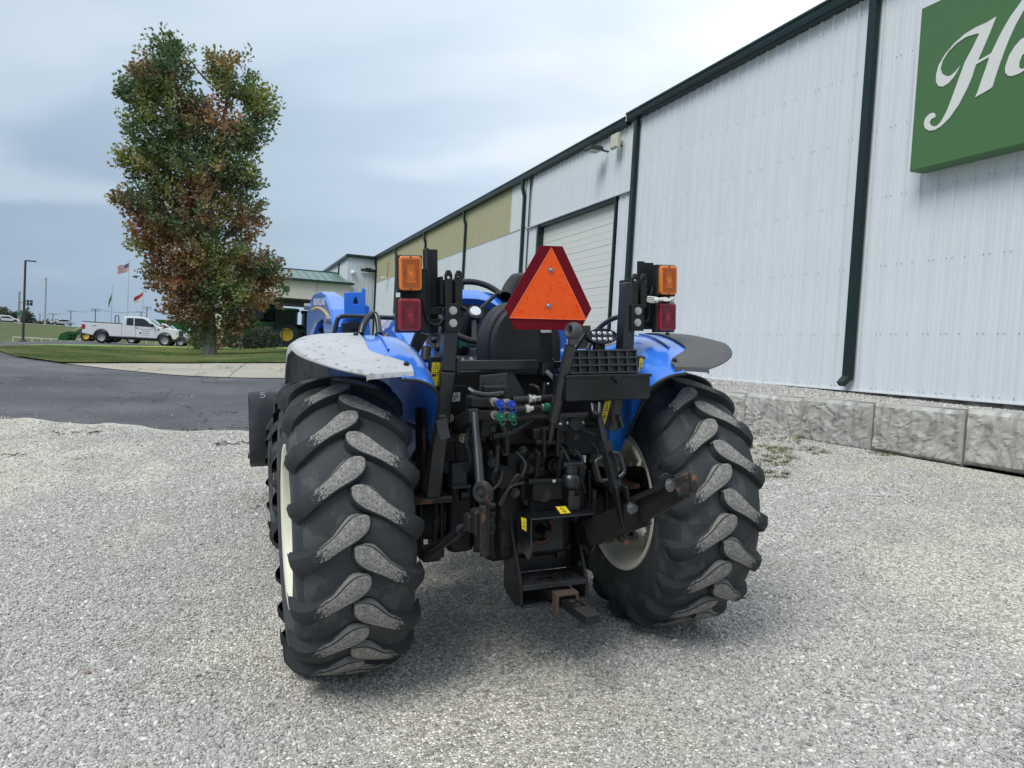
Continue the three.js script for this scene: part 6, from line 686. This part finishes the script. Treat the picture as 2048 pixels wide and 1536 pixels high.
{ const a = sedan('silver sedan driving on the road beyond the grass bank', PHY(0.5, 0.55, 0.6, 0.3, { clearcoat: 0.8 })); const P1 = [188.641,1.652,-31.13]; face(a, P1[0], P1[2], gh(165, -25) + 0.08, -0.19, -0.98);
  const b = sedan('white car on the road at the far left edge', carWhite, [[0.05, 0.5], [0, 1.0], [0.1, 1.1], [0.3, 1.55], [1.2, 1.66], [2.6, 1.62], [3.0, 1.5], [3.7, 1.08], [4.5, 0.92], [4.72, 0.7], [4.72, 0.4], ...arch(3.85, 0.36, 0.32), ...arch(0.95, 0.36, 0.32)]); const P2 = [195.024,1.645,-47.782]; face(b, P2[0], P2[2], gh(165, -40) + 0.08, 0.24, 0.97); }
function loaderTractor(label) { const t = thing('compact_loader_tractor', label, 'tractor'); for (const z of [-0.6, 0.6]) { wheelOf('rear_wheel', 0.6, 0.35, jy, t, 0, 0.6, z); wheelOf('front_wheel', 0.4, 0.26, jy, t, 1.75, 0.4, z * 0.95, 0.6); }
  mesh('hood', poly([[0.6, 0.7], [0.6, 1.25], [1.6, 1.2], [2.2, 1.05], [2.25, 0.65]], 0.55, 0.05), jd, t); mesh('chassis', box(2.2, 0.3, 0.4, 1, 0.55, 0), tyreM, t); mesh('fender', [-0.6, 0.6].map((z) => box(0.9, 0.06, 0.4, 0, 1.22, z, 0.02)), jd, t); mesh('seat', [box(0.45, 0.12, 0.45, 0.05, 1.1, 0, 0.03), box(0.1, 0.5, 0.45, -0.2, 1.35, 0, 0.03)], jy, t); mesh('roll_bar', hose([[-0.3, 0.9, -0.5], [-0.3, 2.2, -0.5], [-0.3, 2.2, 0.5], [-0.3, 0.9, 0.5]], 0.035), tyreM, t);
  for (const z of [-0.45, 0.45]) { mesh('loader_arm', [bar([0.85, 1.35, z], [1.75, 1.2, z], 0.1, 0.14, 0.01), bar([1.7, 1.24, z], [2.95, 0.35, z], 0.1, 0.14, 0.01), box(0.14, 0.9, 0.1, 0.9, 0.95, z)], jd, t); mesh('cylinder', [rod([1.9, 1.35, z], [2.75, 0.75, z], 0.03), rod([0.95, 0.7, z], [1.7, 1.05, z], 0.035)], MAT(0.5, 0.5, 0.48, 0.4, 0.4), t); }
  const prof = [[2.95, 0.72], [2.92, 0.3], [3.0, 0.05], [3.7, 0.0]]; mesh('bucket', slab(prof.map((p) => [-0.9, 0, 0.9].map((z) => [p[0], p[1], z])), 0.02).concat([-0.9, 0.9].map((z) => poly([[2.95, 0.72], [2.92, 0.3], [3.0, 0.05], [3.7, 0.0], [3.5, 0.5]], 0.03, 0).translate(0, 0, z))), jd, t); return t; }
{ const P1 = [68.956,0.304,-12.258], a = loaderTractor('green compact tractor with front loader behind the white pickup'); face(a, P1[0] - 0.3, P1[2] + 3.6, gh(P1[0], P1[2] + 2), 0.14, -0.99);
  const P2 = [72.705,0.085,-16.449], b = copyOf(a, 'green loader with lowered bucket at the left edge, facing right'); face(b, P2[0] + 0.5, P2[2] - 3.2, gh(P2[0], P2[2]), -0.2, 0.98); }
{ const h = thing('grain_cart', 'green hopper cart with sloping sides behind the white pickups', 'cart'); const P1 = [93.096,2.748,-5.386]; face(h, P1[0], P1[2], gh(P1[0], P1[2]), 0, 1); mesh('hopper', [poly([[-0.9, 1.1], [0.9, 1.1], [1.5, 2.4], [1.6, 2.9], [-2.2, 2.9], [-1.6, 2.3]], 2.2, 0.02)], jd, h); mesh('frame', box(3.2, 0.2, 1.2, 0, 0.9, 0), tyreM, h); for (const s of [-1, 1]) wheelOf('wheel', 0.6, 0.4, jy, h, 0, 0.6, s * 1.0); }
// ---------------------------------------------------------------- poles, flags, rail fence, far things
const poleM = MAT(0.06, 0.045, 0.035, 0.6), galv = MAT(0.3, 0.32, 0.34, 0.6, 0.2), woodPole = MAT(0.12, 0.1, 0.09, 0.9);
{ const P1 = [77.081,0.143,-16.691], l = siteThing('street_lamp', 'tall dark street lamp with one flat arm at the left', 'street lamp'); put(l, [P1[0], gh(P1[0], P1[2]), P1[2]]); const H = 7.25; mesh('pole', rod([0, 0, 0], [0, H, 0], 0.11, 0.085, 12), poleM, l); mesh('base', [rod([0, 0, 0], [0, 0.3, 0], 0.3, 0.26, 14)], MAT(0.12, 0.1, 0.09, 0.9), l); mesh('lamp_head', [box(0.3, 0.1, 0.72, 0.05, H, 0.45, 0.03), box(0.08, 0.08, 0.3, 0, H - 0.02, 0.1)], poleM, l); }
{ const P1 = [173.663,1.982,-33.964], l = siteThing('camera_mast', 'slim grey mast with a small box near its top beyond the grass bank', 'mast'); put(l, [P1[0], 1.9, P1[2]]); mesh('pole', rod([0, 0, 0], [0, 9.6, 0], 0.2, 0.12, 10), galv, l); mesh('camera_box', [box(0.3, 0.3, 0.35, 0, 9.1, -0.3, 0.04), box(0.2, 0.5, 0.2, 0, 8.4, 0.1)], MAT(0.5, 0.5, 0.5), l); }
{ const P1 = [198.945,1.739,-44.042], l = siteThing('traffic_signal', 'grey mast arm with three traffic signals by the road at the left', 'traffic signal'); put(l, [P1[0], 1.9, P1[2]]); mesh('pole', rod([0, 0, 0], [0, 7.4, 0], 0.28, 0.2, 10), galv, l); mesh('base', box(1, 0.5, 1, 0, 0.2, 0, 0.05), MAT(0.4, 0.36, 0.3, 0.9), l); mesh('mast_arm', rod([0, 4.95, 0], [-0.6, 5.05, 2.6], 0.1, 0.07, 8), galv, l); for (const z of [1.05, 1.75, 2.4]) { const h = new THREE.Group(); h.name = 'signal_head'; l.add(h); mesh('housing', [box(0.34, 1.25, 0.5, -0.25, 5.0, z, 0.04)], darkP, h); for (const y of [5.38, 5.0, 4.62]) mesh('signal_lens', rod([-0.42, y, z], [-0.44, y, z], 0.14, 0.14, 12), MAT(0.03, 0.03, 0.03, 0.3), h); }
  const sg = siteThing('green_road_sign', 'small green street sign beside the traffic signal pole', 'sign'); put(sg, [P1[0] - 1, 1.9, P1[2]]); mesh('post', rod([0, 0, 0.6], [0, 2.6, 0.6], 0.06), galv, sg); mesh('sign_panel', [box(0.06, 0.9, 0.8, 0, 2.3, 0.4, 0.02)], MAT(0.02, 0.16, 0.09, 0.5), sg); }
function flagPole(px, H, label, fy, fw, fh, m, droop) { const l = siteThing('flagpole', label, 'flagpole'); put(l, [px[0], gh(px[0], px[2]) - 0.2, px[2]]); mesh('pole', [rod([0, 0, 0], [0, H, 0], 0.09, 0.05, 10), ball(0.09, 0, H + 0.05, 0, 10, 8)], MAT(0.62, 0.63, 0.64, 0.35, 0.3), l); const rows = []; for (let j = 0; j <= 8; j++) { const r = []; for (let i = 0; i <= 14; i++) { const u = i / 14, v = j / 8; r.push([0.22 * Math.sin(u * 7 + v * 2) * u + 0.1 * Math.sin(u * 3), fy - v * fh - droop * u * fw - 0.08 * Math.sin(u * 5), -u * fw * (1 - 0.25 * droop), u, 1 - v]); } rows.push(r); } mesh('flag', sheet(rows), m, l, true); return l; }
{ const us = new THREE.MeshStandardMaterial({ side: THREE.DoubleSide, roughness: 0.8, map: canvasTex(190, 100, (x) => { for (let k = 0; k < 13; k++) { x.fillStyle = k % 2 ? '#e6e2e0' : '#a3202e'; x.fillRect(0, (k * 100) / 13, 190, 8); } x.fillStyle = '#28335c'; x.fillRect(0, 0, 76, 54); x.fillStyle = '#e6e2e0'; for (let a = 0; a < 9; a++) for (let b = 0; b < (a % 2 ? 5 : 6); b++) x.fillRect(5 + b * 12 + (a % 2 ? 6 : 0), 3 + a * 5.6, 3, 3); }) });
  flagPole([123.041,2.477,-13.658], 11.6, 'tall flagpole with striped national flag above the pickup', 11.3, 1.7, 1.15, us, 0.45);
  const gr = new THREE.MeshStandardMaterial({ side: THREE.DoubleSide, roughness: 0.8, map: canvasTex(128, 80, (x) => { x.fillStyle = '#1f5a33'; x.fillRect(0, 0, 128, 80); x.fillStyle = '#c9c26a'; x.fillRect(46, 26, 40, 28); x.fillStyle = '#1f5a33'; x.fillRect(52, 32, 28, 16); }) }); flagPole([123.879,2.346,-15.846], 7.9, 'shorter flagpole with limp green flag left of the tall one', 7.2, 0.9, 0.9, gr, 2.0);
  const rd = new THREE.MeshStandardMaterial({ side: THREE.DoubleSide, roughness: 0.8, map: canvasTex(128, 80, (x) => { x.fillStyle = '#a04440'; x.fillRect(0, 0, 128, 46); x.fillStyle = '#e2e0de'; x.fillRect(0, 46, 128, 34); }) }); flagPole([122.255,2.599,-11.608], 7.4, 'flagpole with red and white flag beside the maple branches', 7.1, 1.5, 1.0, rd, 0.75); }
{ const f = siteThing('rail_fence', 'low white rail fence at the foot of the grass bank', 'fence'); const wm = MAT(0.62, 0.62, 0.55, 0.6); const a = [91.472,0.183,-20.706], b = [85.435,0.344,-4.958]; const N = 17; const pt = (k) => { const t = k / N, s = lerp(a[0], b[0], t), n = lerp(a[2], b[2], t); return [s, gh(s, n), n]; }; for (let k = 0; k <= N; k++) { const p = pt(k); mesh('fence_post', box(0.09, 0.62, 0.09, p[0], p[1] + 0.28, p[2]), wm, f); if (k < N) { const q = pt(k + 1); mesh('rail', bar([p[0], p[1] + 0.58, p[2]], [q[0], q[1] + 0.58, q[2]], 0.06, 0.09, 0), wm, f); } } }
function utilityPole(P1, H, label, arms) { const l = siteThing('utility_pole', label, 'utility pole'); put(l, [P1[0], -1, P1[2]]); mesh('pole', rod([0, 0, 0], [0, H, 0], 0.22, 0.15, 8), woodPole, l); if (arms) mesh('cross_arm', arms.map((y) => box(0.14, 0.16, 3.2, 0, H - y, 0)).concat([-1.4, -0.7, 0.7, 1.4].map((z) => box(0.1, 0.3, 0.1, 0, H - arms[0] + 0.2, z))), woodPole, l); return l; }
{ const ps = [[[378.009,10.212,-64.157], 10.8, 'wooden utility pole with cross arm right behind the silver sedan', [0.3]], [[340.146,10.147,-49.2], 11.2, 'wooden utility pole with double cross arm above the pickup bed', [0.3, 0.9]], [[333.632,9.966,-32.206], 11.2, 'wooden utility pole with wide cross arm above the pickup cab', [0.3]], [[310.607,10.813,-28.017], 12.6, 'wooden utility pole with cross arm, tallest, by the maple branches', [0.3, 1.0]], [[415.438,8.629,-77.984], 9.6, 'wooden utility pole with cross arm left of the silver sedan', [0.3]], [[417.672,8.76,-83.814], 9.2, 'bare wooden utility pole right of the grey mast', null]]; ps.forEach((p) => utilityPole(p[0], p[1], p[2], p[3]));
  const top = (i) => [ps[i][0][0], ps[i][1] - 1.1, ps[i][0][2]]; const order = [5, 4, 0, 1, 2]; const wires = []; for (let k = 0; k + 1 < order.length; k++) for (const dz of [-1.2, 1.2]) { const a = top(order[k]), b = top(order[k + 1]); wires.push(tube([a, [(a[0] + b[0]) / 2, (a[1] + b[1]) / 2 - 0.9, (a[2] + b[2]) / 2], b].map((p) => [p[0], p[1], p[2] + dz]), 0.035, 4, 10)); } const w = mesh('power_line', wires, woodPole, scene); w.rotation.y = SITE; tag(w, 'thin power lines strung between the wooden utility poles', 'power line'); }
{ const g = siteThing('distant_wood', 'far dark green wood on the horizon at the left edge', 'wood'); g.userData.kind = 'stuff'; const tw = []; const put = (px, py, w, h, Z, n) => { for (let i = 0; i < n; i++) { const a = R(0, 6.28), k = Math.sqrt(rng()); const q = px + Math.cos(a) * k * w, e = Math.abs(Math.sin(a)) * k * h; tw.push([q, py - e, Z]); } }; put(2, 652, 24, 30, 0, 260); put(30, 654, 26, 22, 0, 200); put(52, 655, 8, 30, 0, 90); put(62, 657, 10, 10, 0, 40); put(92, 658, 5, 10, 0, 30); put(115, 660, 14, 11, 0, 80); put(40, 656, 60, 6, 0, 160);
  const Z = 260, base = [306.559,1.259,-73.333], right = [300.35,1.274,-57.135]; const list = tw.map(([px, py]) => { const t = px / 100; const c = [lerp(base[0], right[0], t), lerp(base[1], right[1], t) - (py - lerp(652, 657.5, t)) / (1500 / Z), lerp(base[2], right[2], t)]; return [new THREE.Vector3(c[0] + R(-4, 4), c[1], c[2]), new THREE.Vector3(R(-1, 1), 1, R(-1, 1)), R(3, 5)]; }); crown(g, list, twigGeo(14, 0.45, 0.16, 77), () => { const b = R(0.7, 1.3); return col(0.06 * b, 0.085 * b, 0.05 * b); }, 'foliage'); }
// ---------------------------------------------------------------- weeds and litter on the gravel
{ const blades = []; for (let i = 0; i < 14; i++) { const a = R(0, 6.28), r = R(0, 0.03), x = Math.cos(a) * r, z = Math.sin(a) * r, h = R(0.02, 0.06), w = 0.0035, lx = Math.cos(a) * R(0.01, 0.05), lz = Math.sin(a) * R(0.01, 0.05); const g = new THREE.BufferGeometry(); g.setAttribute('position', new THREE.Float32BufferAttribute([x - w, 0, z, x + w, 0, z + w, x + lx, h, z + lz], 3)); g.computeVertexNormals(); blades.push(g); }
  const list = []; const patches = [[8.6, 6.9, 0.5], [9.2, 6.3, 0.5], [8.3, 6.1, 0.3], [7.6, 6.2, 0.35], [7.3, 6.6, 0.35], [6.9, 5.9, 0.25], [6.6, 5.6, 0.22], [8.9, 7.2, 0.4], [7.9, 7.3, 0.35], [6.7, 7.3, 0.14], [7.1, 5.4, 0.2], [8.0, 5.5, 0.3], [6.1, 5.2, 0.18], [9.6, 7.0, 0.5]]; for (const [s, n, r] of patches) for (let i = 0; i < 130 * r; i++) { const a = R(0, 6.28), k = r * Math.sqrt(rng()) * 1.1; list.push([s + Math.cos(a) * k, n + Math.sin(a) * k]); }
  const im = new THREE.InstancedMesh(joined(blades), MAT(1, 1, 1, 0.9, 0, { side: THREE.DoubleSide }), list.length), q = new THREE.Object3D(); list.forEach(([s, n], i) => { q.position.set(s, gh(s, n) + 0.002, n); q.rotation.y = R(0, 6.28); q.scale.setScalar(R(0.6, 1.3)); q.updateMatrix(); im.setMatrixAt(i, q.matrix); const d = sm(0.4, 0.62, fbm(s * 1.8, n * 1.8, 3, 8) + R(-0.1, 0.1)), b = R(0.7, 1.3); im.setColorAt(i, col(lerp(0.11, 0.23, d) * b, lerp(0.15, 0.19, d) * b, lerp(0.06, 0.1, d) * b)); }); im.name = 'weeds'; im.rotation.y = SITE; im.userData.kind = 'stuff'; tag(im, 'sparse green and straw weeds growing in gravel at the retaining wall', 'weeds'); im.castShadow = true; scene.add(im); }
{ const clod = (px, r, c, label, flat = 0.5) => { const [s, n] = px; const g = stoneGeo(Math.round(s * 31)).scale(r, r * flat * 1.3, r * 1.6); const o = mesh('clod', g, MAT(c[0] * 1.2, c[1] * 1.2, c[2] * 1.2, 0.95), scene); o.rotation.y = SITE; o.position.copy(W3(s, gh(s, n) + r * flat * 0.4, n)); tag(o, label, 'clod'); };
  clod([9.58,-1.51], 0.04, [0.32, 0.23, 0.17], 'flat brown clod on the gravel left of the bucket'); clod([3.85,-0.77], 0.011, [0.26, 0.16, 0.12], 'small reddish stone low at the left edge', 0.7); clod([3.49,-0.49], 0.014, [0.27, 0.17, 0.14], 'reddish brown stone in the left foreground gravel', 0.6); clod([10.35,-0.98], 0.022, [0.1, 0.1, 0.09], 'dark clod on the gravel between brown clod and bucket', 0.5);
  const deb = []; for (let i = 0; i < 60; i++) { const t = rng(), base = t < 0.5 ? [10.09,0.2] : t < 0.8 ? [11.44,-1.82] : [9.89,-2.27]; const s = base[0] + R(-0.09, 0.09), n = base[1] + R(-0.28, 0.28); deb.push(bar([s, gh(s, n) + R(0.01, 0.03), n], [s + R(-0.05, 0.05), gh(s, n) + R(0.005, 0.035), n + R(-0.06, 0.06)], 0.014, 0.006, 0)); } const d = mesh('leaf_litter', deb, MAT(0.05, 0.05, 0.035, 0.9), scene); d.rotation.y = SITE; d.userData.kind = 'stuff'; tag(d, 'scraps of dark dead leaves and twigs lying on the gravel', 'leaf litter'); }
renderer.render(scene, camera);
